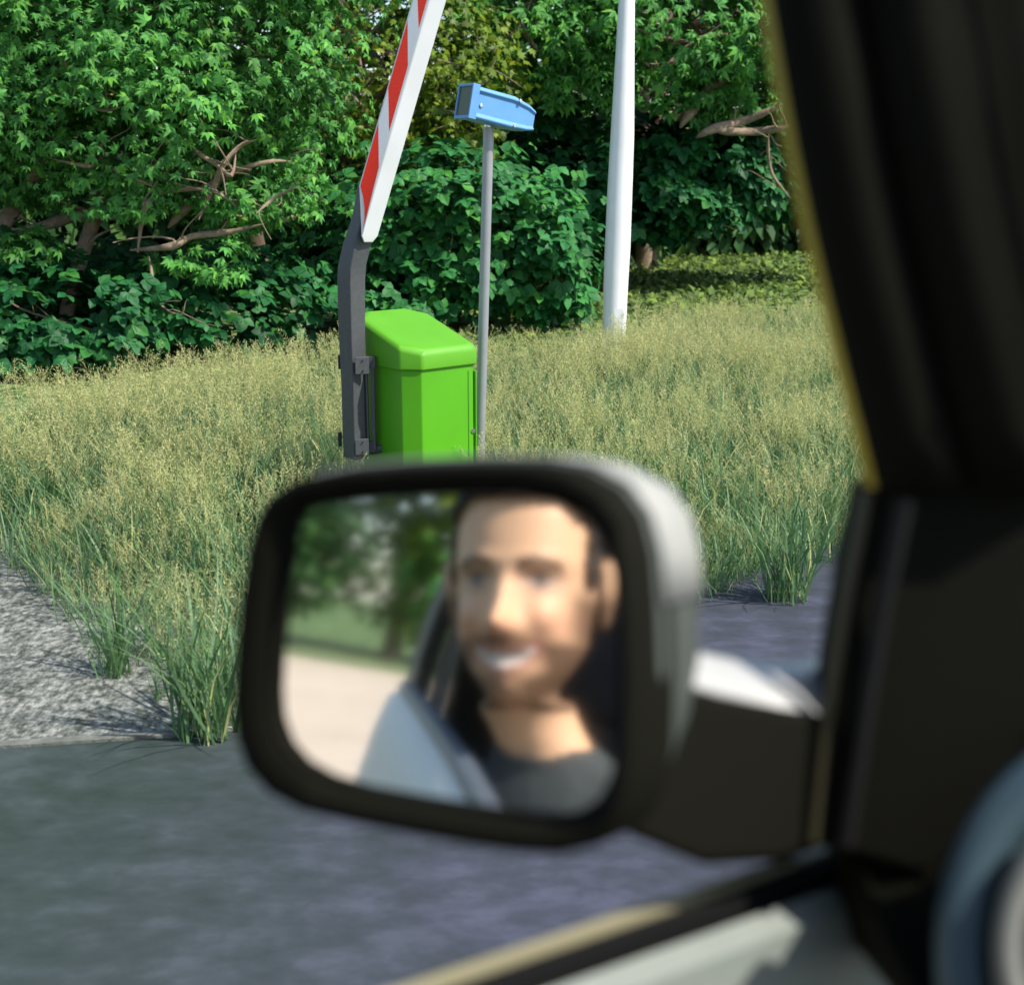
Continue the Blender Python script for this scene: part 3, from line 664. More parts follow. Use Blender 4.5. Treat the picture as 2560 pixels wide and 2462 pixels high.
# housing: extruded profile. corners from the photo: window end on the left, tail on the right
Xs = Vector((.80, .54, -.19)).normalized()
Ys = Vector((-Xs.y, Xs.x, 0)).normalized(); Zs = Xs.cross(Ys)
if Zs.z < 0: Zs = -Zs
hc = aty(1240, 274, 6.30)
def sp(a, b, c): return hc + Xs * a + Ys * b + Zs * c
prof = [(-.055, -.074), (.055, -.074), (.062, -.062), (.050, -.048), (.050, .040), (.062, .053), (.05, .07), (-.05, .07), (-.062, .053), (-.05, .040), (-.05, -.048), (-.062, -.062)]
rows = []
for a, k, dz in ((-.15, 1, 0), (.06, 1, 0), (.15, .82, -.006), (.19, .62, -.012)):
    rows.append([sp(a, b * (.9 if k < 1 else 1), c * k + dz) for b, c in prof])
MB().quad_grid(rows, True, True).build('housing', M_blue, sen, bevel=.005)
# hood rim round the window
rim = [(-.064, -.078), (.064, -.078), (.064, .076), (-.064, .076)]; inn = [(-.055, -.064), (.055, -.064), (.055, .064), (-.055, .064)]
rows = [[sp(-.149, b, c) for b, c in inn], [sp(-.178, b, c) for b, c in inn], [sp(-.178, b, c) for b, c in rim], [sp(-.140, b, c) for b, c in rim]]
MB().quad_grid(rows, True).build('hood', M_blue, sen, bevel=.002)
MB().box(sp(-.168, 0, 0), (.006, .108, .126), Xs, Ys, Zs).build('window', M_tint, sen, smooth=False)
side = -1 if Ys.y > 0 else 1
for a, c in ((-.115, -.01), (.085, .054), (.075, -.060)):
    MB().tube([sp(a, side * .048, c), sp(a, side * (.066 if abs(c) > .03 else .056), c)], .0085, 12).build('screw', M_chr, sen, bevel=.0015)

# ---- white mast
MY = 10.0
mast_pts = [(990, 1534, 56), (830, 1536, 57), (720, 1539, 61), (620, 1544, 63), (480, 1549.5, 61), (334, 1556, 57), (150, 1562, 46), (0, 1567, 38), (-250, 1574, 34), (-900, 1590, 30)]
mast = thing('lamp_mast', 'tall white tapered mast rising from the tall grass', 'mast', tuple(aty(1534, 990, MY)))
pts = [aty(x, y, MY) for y, x, w_ in mast_pts]; MB().tube(pts, [w_ / 2 * MY / FPX for y, x, w_ in mast_pts], 28).build('shaft', M_white, mast)
f0 = pts[0]; MB().tube([Vector((f0.x, f0.y, 0)), Vector((f0.x, f0.y, .03))], .16, 24).build('flange', M_white, mast, bevel=.003)
MB().box(f0 + Vector((.02, -.083, .55)), (.075, .012, .26)).build('service_hatch', M_white, mast, bevel=.003)

# ================================================================== THE VAN ROUND THE CAMERA
WD = .575                                   # camera to window plane
ZS = CAMZ - .771 * WD                       # window sill height
M_body = mat('body_silver_white', (.84, .80, .72), .5, spec=.3)
M_inner = mat('door_card_pale', (.20, .225, .195), .55, var=.05, scale=30, bump=.1, bscale=300)
M_trim = mat('trim_black', (.0068, .0066, .0036), .8, bump=.1, bscale=300, spec=.1)
M_trim2 = mat('trim_olive', (.0075, .0075, .004), .75, bump=.1, bscale=300, spec=.12)
M_seal = mat('seal_black', (.006, .006, .006), .75, spec=.2)
M_strip = mat('strip_cream', (.30, .27, .16), .5)
M_yell = mat('edge_yellow', (.50, .38, .03), .5)
M_teal = mat('dash_blue_grey', (.05, .085, .10), .4)
M_vent = mat('vent_grey', (.20, .20, .17), .4)
M_seat = mat('seat_fabric', (.018, .018, .02), .9, var=.2, scale=60, bump=.3, bscale=200)
M_tyre = mat('tyre_black', (.02, .02, .02), .85, bump=.3, bscale=60)
M_alloy = mat('wheel_silver', (.5, .5, .5), .35, metal=.9)
M_mirror = mat('mirror_silver', (.93, .95, .94), .05, metal=1)

van = thing('van', 'silver white van seen from inside, with its side mirror, pillar and door', 'van', tuple(car(.3, -.4, 0)), math.radians(-60))
# door: outer skin lofted along the van
prof = [(-.002, -.004), (-.016, -.014), (-.028, -.06), (-.044, -.16), (-.052, -.3), (-.05, -.5), (-.045, -.75), (-.02, -.92)]
BV = [-3.0, -1.0, -.744, -.44, -.24, -.086, .03, .2, .8]
def bow(v): return float(np.interp(v, BV, [-.05, -.045, -.038, -.019, .004, .022, .014, 0, 0]))
def rise(v): return float(np.interp(v, BV, [.085, .082, .080, .069, .050, .027, .010, 0, 0]))
def skin(v0, v1, name, m, parent, n=40, inset=.018):
    rows = []
    for i in range(n):
        v = v0 + (v1 - v0) * i / (n - 1)
        o = [car(-WD + a + bow(v), v, ZS + rise(v) + z) for a, z in prof]; q = [car(-WD + a + bow(v) + inset, v, ZS + rise(v) + z) for a, z in reversed(prof[1:])]
        rows.append(o + q)
    return MB().quad_grid(rows, True, True).build(name, m, parent, auto=50)
door = skin(.72, -.80, 'door', M_body, van)
fend = skin(1.7, .726, 'front_wing', M_body, van)
# sill: cream outer strip, black seal, pale door card
def along(v0, v1, sec, name, m, parent, n=40, bv=0):
    rows = []
    for i in range(n):
        v = v0 + (v1 - v0) * i / (n - 1); rows.append([car(-WD + a + bow(v), v, ZS + rise(v) + z) for a, z in sec])
    return MB().quad_grid(rows, True, True).build(name, m, parent, bevel=bv, auto=40)
along(.60, .19, [(-.003, .001), (-.001, .009), (.007, .009), (.008, -.004), (-.001, -.02)], 'sill_strip', M_strip, door)
along(.189, -.79, [(-.006, .001), (-.002, .010), (.012, .011), (.022, .002), (.024, -.02), (-.001, -.02)], 'sill_strip', mat('strip_blue_grey', (.10, .12, .15), .45), door)
along(.62, .16, [(.009, -.005), (.010, .006), (.016, .005), (.018, -.012), (.012, -.03)], 'window_seal', M_seal, door)
along(.62, .16, [(.0185, -.010), (.026, -.004), (.040, -.012), (.062, -.10), (.075, -.22), (.07, -.5), (.022, -.6), (.0186, -.3)], 'door_card', M_inner, door)
for v in (-.62,):
    hb = [car(-WD - .035 + bow(v), v - .09, ZS - .08), car(-WD - .075 + bow(v), v - .07, ZS - .08), car(-WD - .075 + bow(v), v + .07, ZS - .08), car(-WD - .035 + bow(v), v + .09, ZS - .08)]
    MB().tube(hb, .016, 10).build('door_handle', M_trim, door)
# front corner of the window: sail panel, black seal line, inner corner trim
def slab(name, pts, thick, m, parent, bv=.004):
    P = [at(*p) for p in pts]; off = CF * thick
    return MB().prism(P, off).build(name, m, parent, bevel=bv)
# pillar, from the sill corner up and back
PILL = [(1800, -700, .66), (1840, -480, .675), (1878, -260, .69), (1910, -60, .70), (1928, 60, .705), (1952, 200, .71), (1985, 380, .72), (2022, 560, .73), (2062, 730, .74), (2108, 920, .752), (2150, 1080, .765), (2185, 1220, .775)]
def pillar_rows(o0, prof_):
    rows = []
    for (x, y, d) in PILL: rows.append([at(x + dx, y, d + dd) for dx, dd in prof_])
    return rows
pil = MB().quad_grid(pillar_rows(0, [(6, 0), (40, -.012), (190, -.022), (230, -.012), (290, -.026), (420, -.034), (520, -.02), (620, -.03), (760, -.02), (760, .06), (300, .07), (30, .03)]), True, True).build('front_pillar', M_trim, van, auto=70)
MB().quad_grid(pillar_rows(0, [(-20, .010), (20, .0), (20, .03), (-14, .034)]), True, True).build('pillar_rim_glow', M_yell, pil, auto=70)  # yellow rim glow on the pillar edge, put in as a coloured strip
slab('corner_trim', [(2178, 1190, .79), (2235, 1190, .785), (2330, 1180, .775), (2700, 1180, .76), (2700, 2200, .74), (2290, 2180, .765), (2095, 2125, .79), (2028, 2120, .80), (2050, 1930, .80), (2092, 1640, .80), (2135, 1400, .80)], .05, M_trim2, van, .006)
MB().tube([at(2262, 1250, .765), at(2210, 1500, .772), at(2160, 1800, .778), (at(2112, 2110, .782))], [.006, .0055, .0055, .006], 8).build('corner_seal', M_seal, van)
MB().tube([at(2168, 1230, .79), at(2118, 1480, .79), at(2070, 1780, .79), at(2035, 2105, .79)], [.0035] * 4, 8).build('corner_piping', mat('piping_olive', (.06, .05, .022), .5), van)
# dashboard mass and round end vent
slab('dashboard', [(2100, 2140, .82), (2260, 2040, .80), (2420, 1880, .77), (2700, 1760, .74), (2800, 2700, .66), (2330, 2640, .68), (2230, 2400, .72)], .35, M_trim, van, .012)
def ring(cx, cy, d, r0, r1, bulge, name, m, parent, n=40):
    c = at(cx, cy, d); nrm = (EYE - c).normalized(); a = nrm.cross(Vector((0, 0, 1))).normalized(); b = a.cross(nrm)
    rows = []
    for (r, h) in ((r0, 0), (r0 + (r1 - r0) * .15, bulge * .7), ((r0 + r1) / 2, bulge), (r1 - (r1 - r0) * .15, bulge * .7), (r1, 0), ((r0 + r1) / 2, -.03)):
        rows.append([c + (a * math.cos(t) * 1 + b * math.sin(t) * 1.35) * r + nrm * h for t in [2 * math.pi * k / n for k in range(n)]])
    bb = MB(); bb.quad_grid(rows + [rows[0]], True); return bb.build(name, m, parent, auto=80)
vent = ring(2765, 2370, .66, .055, .082, .012, 'air_vent', M_teal, van)
ring(2765, 2370, .645, .036, .052, .010, 'vent_ring', M_vent, vent)
ring(2765, 2370, .64, .008, .034, .006, 'vent_core', M_trim, vent)
# ------------------------------------------------------------------ side mirror
GC = at(1130, 1640, .75)
r_in = ray(920, 1500).normalized(); out_dir = (-CARF)
GN = (out_dir - r_in).normalized()
def on_glass(x, y, lift=0):
    r = ray(x, y); t = (GC + GN * lift - EYE).dot(GN) / r.dot(GN); return EYE + r * t
def reflect(p): d = (p - GC).dot(GN); return p - GN * (2 * d)
def virt(x, y, d): return reflect(at(x, y, d))             # a point seen IN the mirror at photo pixel x, y and path depth d
z5 = lambda L: [(560 + .6633 * x, 1100 + .6633 * y) for x, y in L]
glass_o = z5([(232, 330), (262, 278), (330, 246), (480, 226), (640, 212), (900, 198), (1120, 200), (1260, 225), (1370, 285), (1440, 375), (1475, 480), (1492, 650), (1502, 900), (1490, 1160), (1465, 1280), (1420, 1360), (1350, 1405), (1240, 1425), (1100, 1418), (900, 1388), (700, 1355), (500, 1318), (360, 1276), (265, 1222), (205, 1150), (172, 1060), (164, 960), (170, 830), (184, 660), (205, 490)])
bez_o = z5([(128, 300), (175, 222), (270, 158), (430, 126), (640, 108), (900, 98), (1130, 100), (1290, 128), (1420, 200), (1500, 310), (1535, 450), (1552, 650), (1560, 900), (1552, 1200), (1530, 1340), (1480, 1450), (1400, 1520), (1260, 1552), (1100, 1542), (900, 1512), (700, 1476), (480, 1432), (300, 1388), (175, 1322), (95, 1230), (52, 1110), (40, 980), (48, 830), (66, 620), (95, 430)])
gcx = sum(p[0] for p in glass_o) / len(glass_o); gcy = sum(p[1] for p in glass_o) / len(glass_o)
mir = MB()
inn = [on_glass(gcx + (x - gcx) * .985, gcy + (y - gcy) * .985, -.004) for x, y in glass_o]
# housing shell: from bezel edge back and toward the front of the van
BACK = Vector((.70, .74, -.07)).normalized()
bez = [on_glass(x, y, .010) for x, y in bez_o]; bc = sum(bez, Vector()) / len(bez)
rows = []
for k, s, up_ in ((0, 1.0, 0), (.02, 1.015, 0), (.045, .99, 0), (.07, .93, 0), (.095, .81, 0), (.115, .6, 0), (.125, .3, 0)):
    rows.append([bc + (p - bc) * s + BACK * k + Vector((0, 0, up_)) - CARR * (.35 * k * max(0, (bc.z - p.z) / .09)) for p in bez])
M_shell_shade = mat('mirror_shell_shade', (.07, .08, .068), .55)  # one silver shell: its shaded sides put in as a darker colour
M_shell_lit = mat('mirror_shell_lit', (.34, .34, .31), .55)  # sunlit top of the same shell, put in as a paler colour
b = MB(); b.quad_grid(rows, True)
nl = len(bez); o_ = len(b.v) - nl; b.f.append(tuple(o_ + j for j in range(nl)))
housing = b.build('side_mirror', M_shell_shade, van, auto=80)
top_i = [i for i in range(nl) if bez[i].z > bc.z + .035]
st = next(i for i in top_i if (i - 1) % nl not in top_i); seq = [(st + k) % nl for k in range(len(top_i))]
lit_rows = [[bc + BACK * .06 + (r[i] - bc - BACK * .06) * 1.006 for i in seq] for r in rows[1:]]
cp = MB().quad_grid(lit_rows).build('mirror_top_lit', M_shell_lit, housing, auto=80); sm_ = cp.modifiers.new('t', 'SOLIDIFY'); sm_.thickness = .002; sm_.offset = 1
rows = [[p + BACK * .03 + (p - bc) * .012 for p in bez], [p + (p - bc) * .012 for p in bez], [p * 1 + GN * .004 - (p - bc) * .03 for p in bez],
        [on_glass(x + (gcx - x) * -.02, y + (gcy - y) * -.02, .006) for x, y in glass_o], [on_glass(x, y, -.006) for x, y in glass_o]]
MB().quad_grid(rows, True).build('mirror_bezel', M_trim, housing, auto=80)
mb = MB(); mb.v = [tuple(p) for p in inn]; mb.f = [tuple(range(len(inn)))]; gl = mb.build('mirror_glass', M_mirror, housing, smooth=False)
# arm: sunlit top painted pale, black body below, reaching the door corner
def arm_sec(x0, y0, x1, y1, d, th): return [at(x0, y0, d), at(x1, y1, d), at(x1, y1, d + th), at(x0, y0, d + th)]
rows = [arm_sec(1560, 1650, 1560, 2080, .735, .05), arm_sec(1680, 1705, 1660, 2120, .745, .06), arm_sec(1800, 1740, 1760, 2160, .765, .07), arm_sec(1950, 1768, 1950, 2150, .785, .07), arm_sec(2090, 1790, 2070, 2110, .80, .05)]
MB().quad_grid(rows, True, True).build('mirror_arm', M_trim, housing, bevel=.006)
rows = []
for (x, yt, yb, d) in ((1640, 1590, 1690, .77), (1730, 1625, 1712, .775), (1830, 1640, 1738, .785), (1950, 1655, 1764, .795), (2060, 1640, 1784, .81)):
    a = at(x, yb, d - .004); t = at(x, yt, d + .085); h = Vector((0, 0, .012))
    rows.append([a - h, a, a.lerp(t, .5) + h * .8, t, t - h * 2])
MB().quad_grid(rows, True, True).build('arm_top_lit', mat('arm_lit_white', (.48, .47, .44), .4), housing, auto=70)

# ---- rest of the cab that the mirror shows: rear window frame, bulkhead, seat
def frame_strip(px_list, d, wpx, th, name, m, parent):
    rows = []
    for i, (x, y) in enumerate(px_list):
        rows.append([virt(x, y, d), virt(x + wpx, y + 4, d), virt(x + wpx, y + 4, d + th), virt(x, y, d + th)])
    return MB().quad_grid(rows, True, True).build(name, m, parent, auto=60)
FR = [(950, 1960), (980, 1830), (994, 1775), (1010, 1716), (1030, 1640), (1058, 1560), (1090, 1480), (1122, 1400), (1150, 1330), (1185, 1260), (1225, 1190)]
rp = frame_strip([(x - 6, y) for x, y in FR], 1.80, 20, .03, 'rear_window_frame', mat('frame_beige_grey', (.30, .28, .24), .5), van)
frame_strip([(x + 16, y) for x, y in FR], 1.81, 44, .05, 'frame_seal', M_seal, rp)
frame_strip([(x + 62, y + 6) for x, y in FR], 1.84, 44, .05, 'frame_inner_trim', mat('trim_warm_grey', (.16, .15, .13), .6), rp)
frame_strip([(x + 108, y + 8) for x, y in FR], 1.86, 230, .05, 'pillar_trim', M_trim, rp)
MB().box(car(.42, -1.25, 1.25), (1.8, .04, 1.6), CARR, CARF).build('bulkhead', M_seat, van, bevel=.01)
MB().box(car(.35, -.62, 2.12), (1.75, 1.3, .03), CARR, CARF).build('added_roof', M_trim, van, bevel=.01)  # unseen roof added to darken the cab, short enough that sun reaches the driver
MB().box(car(.3, -.6, .50), (1.7, 4.4, .06), CARR, CARF).build('floor', M_trim, van, bevel=.01)
for u in (-.5, 1.1):
    for v in (1.25, -2.1):
        wv = MB(); c = car(u, v, .36)
        wh = bpy.data.objects.new('wheel', None); C.objects.link(wh); wh.location = c; attach(wh, van); wh.location = c
        rows = []
        for (r, a) in ((.20, -.10), (.31, -.115), (.355, -.09), (.36, 0), (.355, .09), (.31, .115), (.20, .10)):
            rows.append([c + CARR * a + (CARF * math.cos(t) + Vector((0, 0, 1)) * math.sin(t)) * r for t in [2 * math.pi * k / 32 for k in range(32)]])
        MB().quad_grid(rows + [rows[0]], True).build('tyre', M_tyre, wh)
        MB().tube([c - CARR * .08, c + CARR * .08], .205, 24).build('rim', M_alloy, wh, bevel=.01)

# ================================================================== THE DRIVER (seen in the mirror)
def build_driver():
    import bmesh
    # local frame: origin between the eyes, +Y out of the face, Z up, X to his left... symmetric
    rings = [  # z, half width, front, back, exponent
        (.122, .010, -.005, -.03, 2), (.118, .036, .03, -.062, 2), (.108, .054, .052, -.083, 2.1), (.09, .066, .068, -.096, 2.2), (.065, .0735, .079, -.103, 2.3),
        (.04, .0755, .085, -.105, 2.2), (.02, .0755, .088, -.104, 2.2), (0, .0735, .085, -.10, 2.15), (-.02, .0715, .085, -.094, 2.1), (-.04, .069, .085, -.086, 2.1),
        (-.06, .066, .084, -.076, 2.3), (-.075, .0595, .0835, -.068, 2.15), (-.09, .050, .082, -.06, 2.05), (-.102, .040, .079, -.056, 2.0), (-.116, .029, .070, -.058, 2.1),
        (-.120, .051, .034, -.064, 2.1), (-.135, .050, .022, -.07, 2), (-.155, .050, .018, -.075, 2), (-.175, .053, .016, -.08, 2), (-.192, .075, .022, -.09, 2),
        (-.208, .115, .034, -.10, 2.1), (-.224, .160, .048, -.11, 2.2), (-.245, .190, .062, -.117, 2.3), (-.28, .203, .085, -.125, 2.4), (-.36, .19, .108, -.13, 2.4),
        (-.48, .165, .108, -.118, 2.4), (-.62, .155, .10, -.108, 2.4), (-.72, .168, .105, -.12, 2.4), (-.80, .17, .10, -.13, 2.4), (-.84, .12, .06, -.09, 2.2)]
    n = 96; rows = []
    from numpy import interp
    zs = [r[0] for r in rings][::-1]
    def g(x, z, x0, z0, sx, sz): return math.exp(-((x - x0) / sx) ** 2 - ((z - z0) / sz) ** 2)
    zz = list(np.linspace(.122, -.125, 110)) + list(np.linspace(-.13, -.84, 70))
    for z in zz:
        hw_, fr, bk, ex = [float(interp(z, zs, [r[k] for r in rings][::-1])) for k in (1, 2, 3, 4)]
        row = []; cy = (fr + bk) / 2; hy = (fr - bk) / 2
        for k in range(n):
            t = 2 * math.pi * k / n; c, s = math.cos(t), math.sin(t)
            x = hw_ * (.955 if z > -.18 else 1) * math.copysign(abs(c) ** (2 / ex), c); y = cy + hy * math.copysign(abs(s) ** (2 / ex), s)
            if y > 0 and z > -.125:
                ax = abs(x); dy = 0
                dy += .030 * g(ax, z, 0, -.042, .011, .013) + .019 * g(ax, z, 0, -.022, .0095, .026) + .008 * g(ax, z, .013, -.046, .008, .008)   # nose
                dy -= .010 * g(ax, z, .032, -.002, .017, .011)                       # eye sockets
                dy += .006 * g(ax, z, .032, -.003, .010, .007)                       # eyeballs
                dy += .006 * g(ax, z, .028, .018, .022, .007)                        # brows
                dy += .012 * g(ax, z, .042, -.038, .018, .016)                       # cheeks lifted by the smile
                dy -= .004 * g(ax, z, .035, -.068, .008, .02)                        # smile folds
                dy += .006 * g(ax, z, 0, -.064, .028, .006) + .006 * g(ax, z, 0, -.085, .022, .006) - .004 * g(ax, z, 0, -.075, .024, .005)   # lips
                dy += .008 * g(ax, z, 0, -.104, .018, .011)                          # chin
                y += dy
            row.append((x, y, z))
        rows.append(row)
    b = MB(); b.quad_grid(rows, True, True)
    for s in (-1, 1):
        # ears
        er = []
        for z_, w_, d_ in ((-.045, .003, .006), (-.038, .007, .010), (-.02, .009, .016), (0, .010, .020), (.015, .010, .020), (.026, .007, .012), (.03, .002, .004)):
            er.append([(s * (.073 + .006 + w_ * math.cos(t) + (z_ + .03) * .08), -.012 + d_ * math.sin(t), z_) for t in [2 * math.pi * k / 14 for k in range(14)]])
        b.quad_grid(er, True, True)
        # arm: shoulder, elbow, wrist (hands on the wheel), palm and fingers
        sh = (s * .185, -.02, -.275); el = (s * .25, .10, -.53); wr = (s * .17, .36, -.46)
        b.tube([sh, (s * .215, .01, -.36), (s * .235, .06, -.46), el, (s * .235, .17, -.525), (s * .20, .28, -.48), wr], [.062, .056, .049, .044, .045, .036, .028], 14)
        wv = Vector(wr); b.tube([wv, wv + Vector((-s * .02, .04, .01)), wv + Vector((-s * .035, .085, .015))], [.027, .036, .034], 12, squash=None)
        pc = wv + Vector((-s * .035, .085, .015))
        for q in range(4):
            f0 = pc + Vector((s * (.026 - .0175 * q), .005, .004)); f1 = f0 + Vector((0, .030, .004 - .002 * abs(q - 1))); f2 = f1 + Vector((0, .016, -.022)); f3 = f2 + Vector((0, -.006, -.02))
            b.tube([f0 - Vector((0, .02, 0)), f0, f1, f2, f3], [.009, .0095, .009, .0085, .007], 8)
        t0 = wv + Vector((-s * .045, .03, .01)); b.tube([t0, t0 + Vector((-s * .02, .025, .006)), t0 + Vector((-s * .022, .052, -.004))], [.012, .0105, .008], 8)
        # legs, seated
        hp = (s * .095, .0, -.80); kn = (s * .16, .46, -.74); an = (s * .13, .62, -1.08)
        b.tube([hp, (s * .125, .2, -.77), kn, (s * .155, .52, -.82), (s * .14, .58, -.96), an], [.092, .084, .062, .060, .052, .04], 14)
        b.tube([(s * .13, .58, -1.10), (s * .13, .68, -1.115), (s * .135, .80, -1.125)], [.042, .040, .03], 10)
    me = bpy.data.meshes.new('tmp'); me.from_pydata(b.v, [], b.f); bm = bmesh.new(); bm.from_mesh(me); bmesh.ops.recalc_face_normals(bm, faces=bm.faces); bm.to_mesh(me); bm.free()
    o = bpy.data.objects.new('tmp', me); C.objects.link(o)
    r = o.modifiers.new('r', 'REMESH'); r.mode = 'VOXEL'; r.voxel_size = .0044; r.use_smooth_shade = True
    sm = o.modifiers.new('s', 'SMOOTH'); sm.factor = .5; sm.iterations = 1
    dg = bpy.context.evaluated_depsgraph_get(); me2 = bpy.data.meshes.new_from_object(o.evaluated_get(dg)); bpy.data.objects.remove(o)
    V = np.zeros(len(me2.vertices) * 3, np.float32); me2.vertices.foreach_get('co', V); V = V.reshape(-1, 3)
    Nn = np.zeros(len(V) * 3, np.float32); me2.vertices.foreach_get('normal', Nn); Nn = Nn.reshape(-1, 3)
    faces = [tuple(p.vertices) for p in me2.polygons]
    # posing: torso leans in from the window below the neck, applied to every layer alike
    def pose(P):
        P = P.copy(); low = np.clip(-(P[:, 2] + .13), 0, None)
        P[:, 0] += LEAN[0] * np.clip(low, 0, .5); P[:, 1] += LEAN[1] * np.clip(low, 0, .5)
        a = TWIST * np.clip((-.13 - P[:, 2]) / .1, 0, 1); c, s = np.cos(a), np.sin(a); x, y = P[:, 0].copy(), P[:, 1] + .03
        cx = LEAN[0] * np.clip(low, 0, .5); cyy = LEAN[1] * np.clip(low, 0, .5)
        P[:, 0] = cx + (x - cx) * c - (y - cyy) * s; P[:, 1] = cyy + (x - cx) * s + (y - cyy) * c - .03
        return P
    # colours of skin, beard, lips, teeth, brows, eyes
    x, y, z = V[:, 0], V[:, 1], V[:, 2]; ax = np.abs(x); front = y > .02
    col = np.tile(np.array([.76, .435, .25]), (len(V), 1)); nz = np.random.default_rng(2).random(len(V))[:, None]
    def put(mask, c, a=1.0):
        w_ = np.clip(mask, 0, 1)[:, None] * a; col[:] = col * (1 - w_) + np.array(c) * w_
    G = lambda x0, z0, sx, sz: np.exp(-((ax - x0) / sx) ** 2 - ((z - z0) / sz) ** 2) * front
    put(G(.045, -.04, .02, .016), (.62, .24, .14), .5); put(G(0, -.045, .014, .01), (.58, .23, .13), .5)
    jaw = np.clip((-.052 - z - .25 * np.clip(.05 - ax, 0, 1) * 0) / .012, 0, 1) * (z > -.128) * (y > -.02)
    side = np.clip((ax - .052) / .012, 0, 1) * np.clip((.0 - z) / .02, 0, 1) * (z > -.12) * (y > -.03) * (y < .058)
    put(np.maximum(jaw * np.clip((ax - .022) / .02 + np.clip((-.088 - z) / .01, 0, 1), .25, 1), side), (.05, .022, .011), .80)
    put(((ax < .037) & front) * np.exp(-((z + .0585 + 2.5 * ax * ax) / .0066) ** 2), (.045, .019, .009), .85)          # moustache
    put(G(0, -.099, .02, .011), (.06, .028, .014), .6)
    arc = -.079 + 13 * ax ** 2
    put(((ax < .036) & front & (z > -.105)) * np.exp(-((z - arc) / (.0125 - .12 * ax)) ** 2), (.42, .13, .09), .9)                # lips
    put(((ax < .031) & front) * np.clip(1.25 - ((z - arc - .001) / (.0088 - .16 * ax)) ** 2, 0, 1) * np.clip((.032 - ax) / .004, 0, 1), (.66, .57, .50), .95)      # teeth
    put(np.exp(-((z - .0205 + .35 * np.abs(ax - .03)) / .0055) ** 2) * ((ax > .012) & (ax < .052) & front), (.045, .024, .012), .9)   # brows
    put(G(.032, -.001, .017, .009), (.36, .18, .10), .5); put(G(.032, -.0015, .0135, .0055), (.55, .49, .45), .85); put(G(.032, -.0015, .0068, .0062), (.035, .03, .03), .97); put(G(.032, .005, .017, .0032), (.04, .02, .012), .9)
    put(G(.032, -.012, .018, .005), (.38, .17, .09), .4)
    Pm = pose(V)
    fwd = FACE; R3 = np.array([list(RIGHT), list(FACE), list(UPV)]).T
    toW = lambda P: P @ R3.T + np.array(HEAD)
    M_skin = mat('skin_warm', (.5, .28, .17), .5, attr='tint', spec=.35)
    def mesh(name, P, fs, m, parent, colr=None):
        me = bpy.data.meshes.new(name); me.from_pydata(toW(P).tolist(), [], fs)
        if colr is not None:
            a_ = me.attributes.new('tint', 'FLOAT_COLOR', 'POINT'); a_.data.foreach_set('color', np.concatenate([colr, np.ones((len(colr), 1))], 1).astype(np.float32).ravel())
        me.shade_smooth(); me.materials.append(m); ob = bpy.data.objects.new(name, me); C.objects.link(ob)
        if parent: attach(ob, parent)
        return ob
    per = mesh('person', Pm, faces, M_skin, None, col)
    tag(per, 'bearded smiling man in a dark T-shirt at the wheel, reflected in the side mirror', 'person')
    # layers grown from the body surface
    def layer(name, mask, off, m, noise=0):
        keep = [f for f in faces if all(mask[i] for i in f)]; used = sorted({i for f in keep for i in f}); re = {j: k for k, j in enumerate(used)}
        u = np.array(used); d = off if np.isscalar(off) else off[u][:, None]
        P = V[u] + Nn[u] * d
        if noise: P = P + Nn[u] * (np.sin(P[:, :1] * 210 + P[:, 1:2] * 160) * np.sin(P[:, 2:3] * 190) * noise)
        ob = mesh(name, pose(P), [tuple(re[i] for i in f) for f in keep], m, per)
        so_ = ob.modifiers.new('thick', 'SOLIDIFY'); so_.thickness = .003; so_.offset = -1
        return ob
    r2 = np.hypot(x, y + .03)
    neckline = (z < -.163 - .03 * np.clip(y / .05, 0, 1)) 
    armlen = (ax > .21) & (z < -.42) | (y > .17) & (z > -.70)
    layer('shirt', neckline & (z > -.74) & ~armlen, .007, mat('shirt_charcoal', (.045, .052, .052), .9, var=.15, scale=30, bump=.35, bscale=60))
    layer('trousers', (z < -.715) & (z > -1.07) & ~((y > .3) & (z > -.62)), .006, mat('denim_dark', (.02, .028, .05), .9, var=.2, scale=80))
    layer('shoe', (z < -1.06) & (x > 0), .006, M_blk); layer('shoe', (z < -1.06) & (x < 0), .006, M_blk)
    hl = .068 + .018 * np.cos(np.clip(ax / .07, 0, 1) * 3.14 * 1.0) * 0
    hairm = ((z > .076 - .9 * np.clip(ax - .045, 0, 1) * 1.2) & (y > .03)) | ((y <= .03) & (y > -.02) & (z > .018)) | ((y <= -.02) & (z > -.07) & (z > -.035 - .5 * np.clip(-y - .03, 0, .09))) | ((ax > .066) & (y > -.01) & (y < .05) & (z > -.004))
    earz = (ax > .079) & (z < .034) & (z > -.05) & (y < .015) & (y > -.035)
    layer('hair', hairm & (z > -.09) & ~earz, np.where(z > .06, .011, .006), mat('hair_dark_brown', (.012, .007, .004), .7, var=.5, scale=60, bump=.8, bscale=150, stretch=(1, 1, .3)), .0025)
    return per

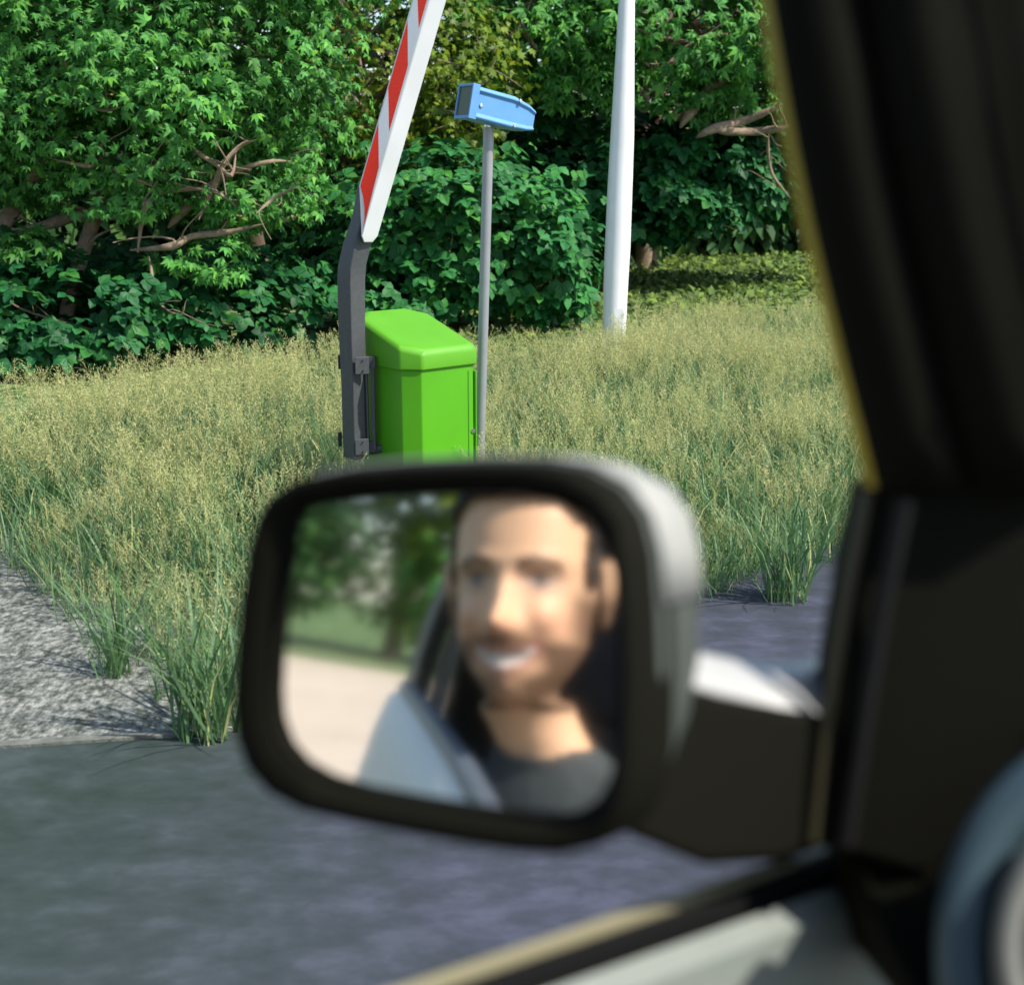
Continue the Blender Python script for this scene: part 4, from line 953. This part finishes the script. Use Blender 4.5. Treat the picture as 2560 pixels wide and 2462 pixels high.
# where he sits: the point of his face in the mirror at photo pixel (1318,1445), and the way he faces
HEADV = at(1310, 1462, 1.345)
VF = (EYE - HEADV).normalized(); VUP = Vector((reflect(GC + Vector((0, 0, 1))) - reflect(GC)))  # world up as the mirror shows it
def refl_dir(d): return (d - GN * (2 * d.dot(GN))).normalized()
YAW = math.radians(15)
vup = CU.copy(); vr = VF.cross(vup).normalized()          # image-left as seen by the camera
face_v = (VF * math.cos(YAW) + vr * math.sin(YAW) * (1 if vr.dot(CR) < 0 else -1)).normalized()
face_v = (face_v + CU * .06).normalized()
up_v = (CU - face_v * CU.dot(face_v)).normalized()
FACE = refl_dir(face_v); UPV = refl_dir(up_v); RIGHT = FACE.cross(UPV).normalized(); HEAD = reflect(HEADV)
LEAN = (.45, -.1); TWIST = .5
if RIGHT.dot(CARR) < 0: LEAN = (-LEAN[0], LEAN[1]); TWIST = -TWIST
print('HEAD car u,v,z', HEAD.dot(CARR), HEAD.dot(CARF), HEAD.z, 'face', FACE, 'up', UPV, 'door u', -WD, 'sill', ZS, 'mirror', GC.dot(CARR), GC.dot(CARF), GC.z)
driver = build_driver()
# his seat
sb = HEAD - FACE * .28 + Vector((0, 0, 0)) + CARR * .12
b = MB(); rows = []
for z_, w_, d_ in ((-.80, .24, .09), (-.5, .25, .08), (-.3, .23, .07), (-.2, .16, .05)):
    c = Vector((sb.x, sb.y, HEAD.z + z_)) - CARF * (.1 - z_ * .0)
    rows.append([c + CARR * (w_ * math.cos(t)) + CARF * (d_ * math.sin(t)) for t in [2 * math.pi * k / 24 for k in range(24)]])
seat = b.quad_grid(rows, True, True).build('seat', M_seat, van, auto=60)
c = Vector((sb.x, sb.y, HEAD.z - .05)) - CARF * .1
b = MB(); rows = []
for z_, w_, d_ in ((-.1, .11, .03), (-.08, .13, .05), (.05, .13, .055), (.1, .11, .03)): rows.append([c + Vector((0, 0, z_)) + CARR * (w_ * math.cos(t)) + CARF * (d_ * math.sin(t)) for t in [2 * math.pi * k / 24 for k in range(24)]])
b.quad_grid(rows, True, True).build('headrest', M_seat, seat, auto=60)
cb = Vector((sb.x, sb.y, 0)) + CARF * .17; b = MB(); rows = []
for z_, k in ((.53, .95), (.60, 1), (HEAD.z - .90, .95), (HEAD.z - .86, .8)): rows.append([cb + Vector((0, 0, z_)) + CARR * (.26 * k * math.cos(t)) + CARF * (.28 * k * math.sin(t)) for t in [2 * math.pi * q / 24 for q in range(24)]])
b.quad_grid(rows, True, True).build('seat_cushion', M_seat, seat, auto=60)
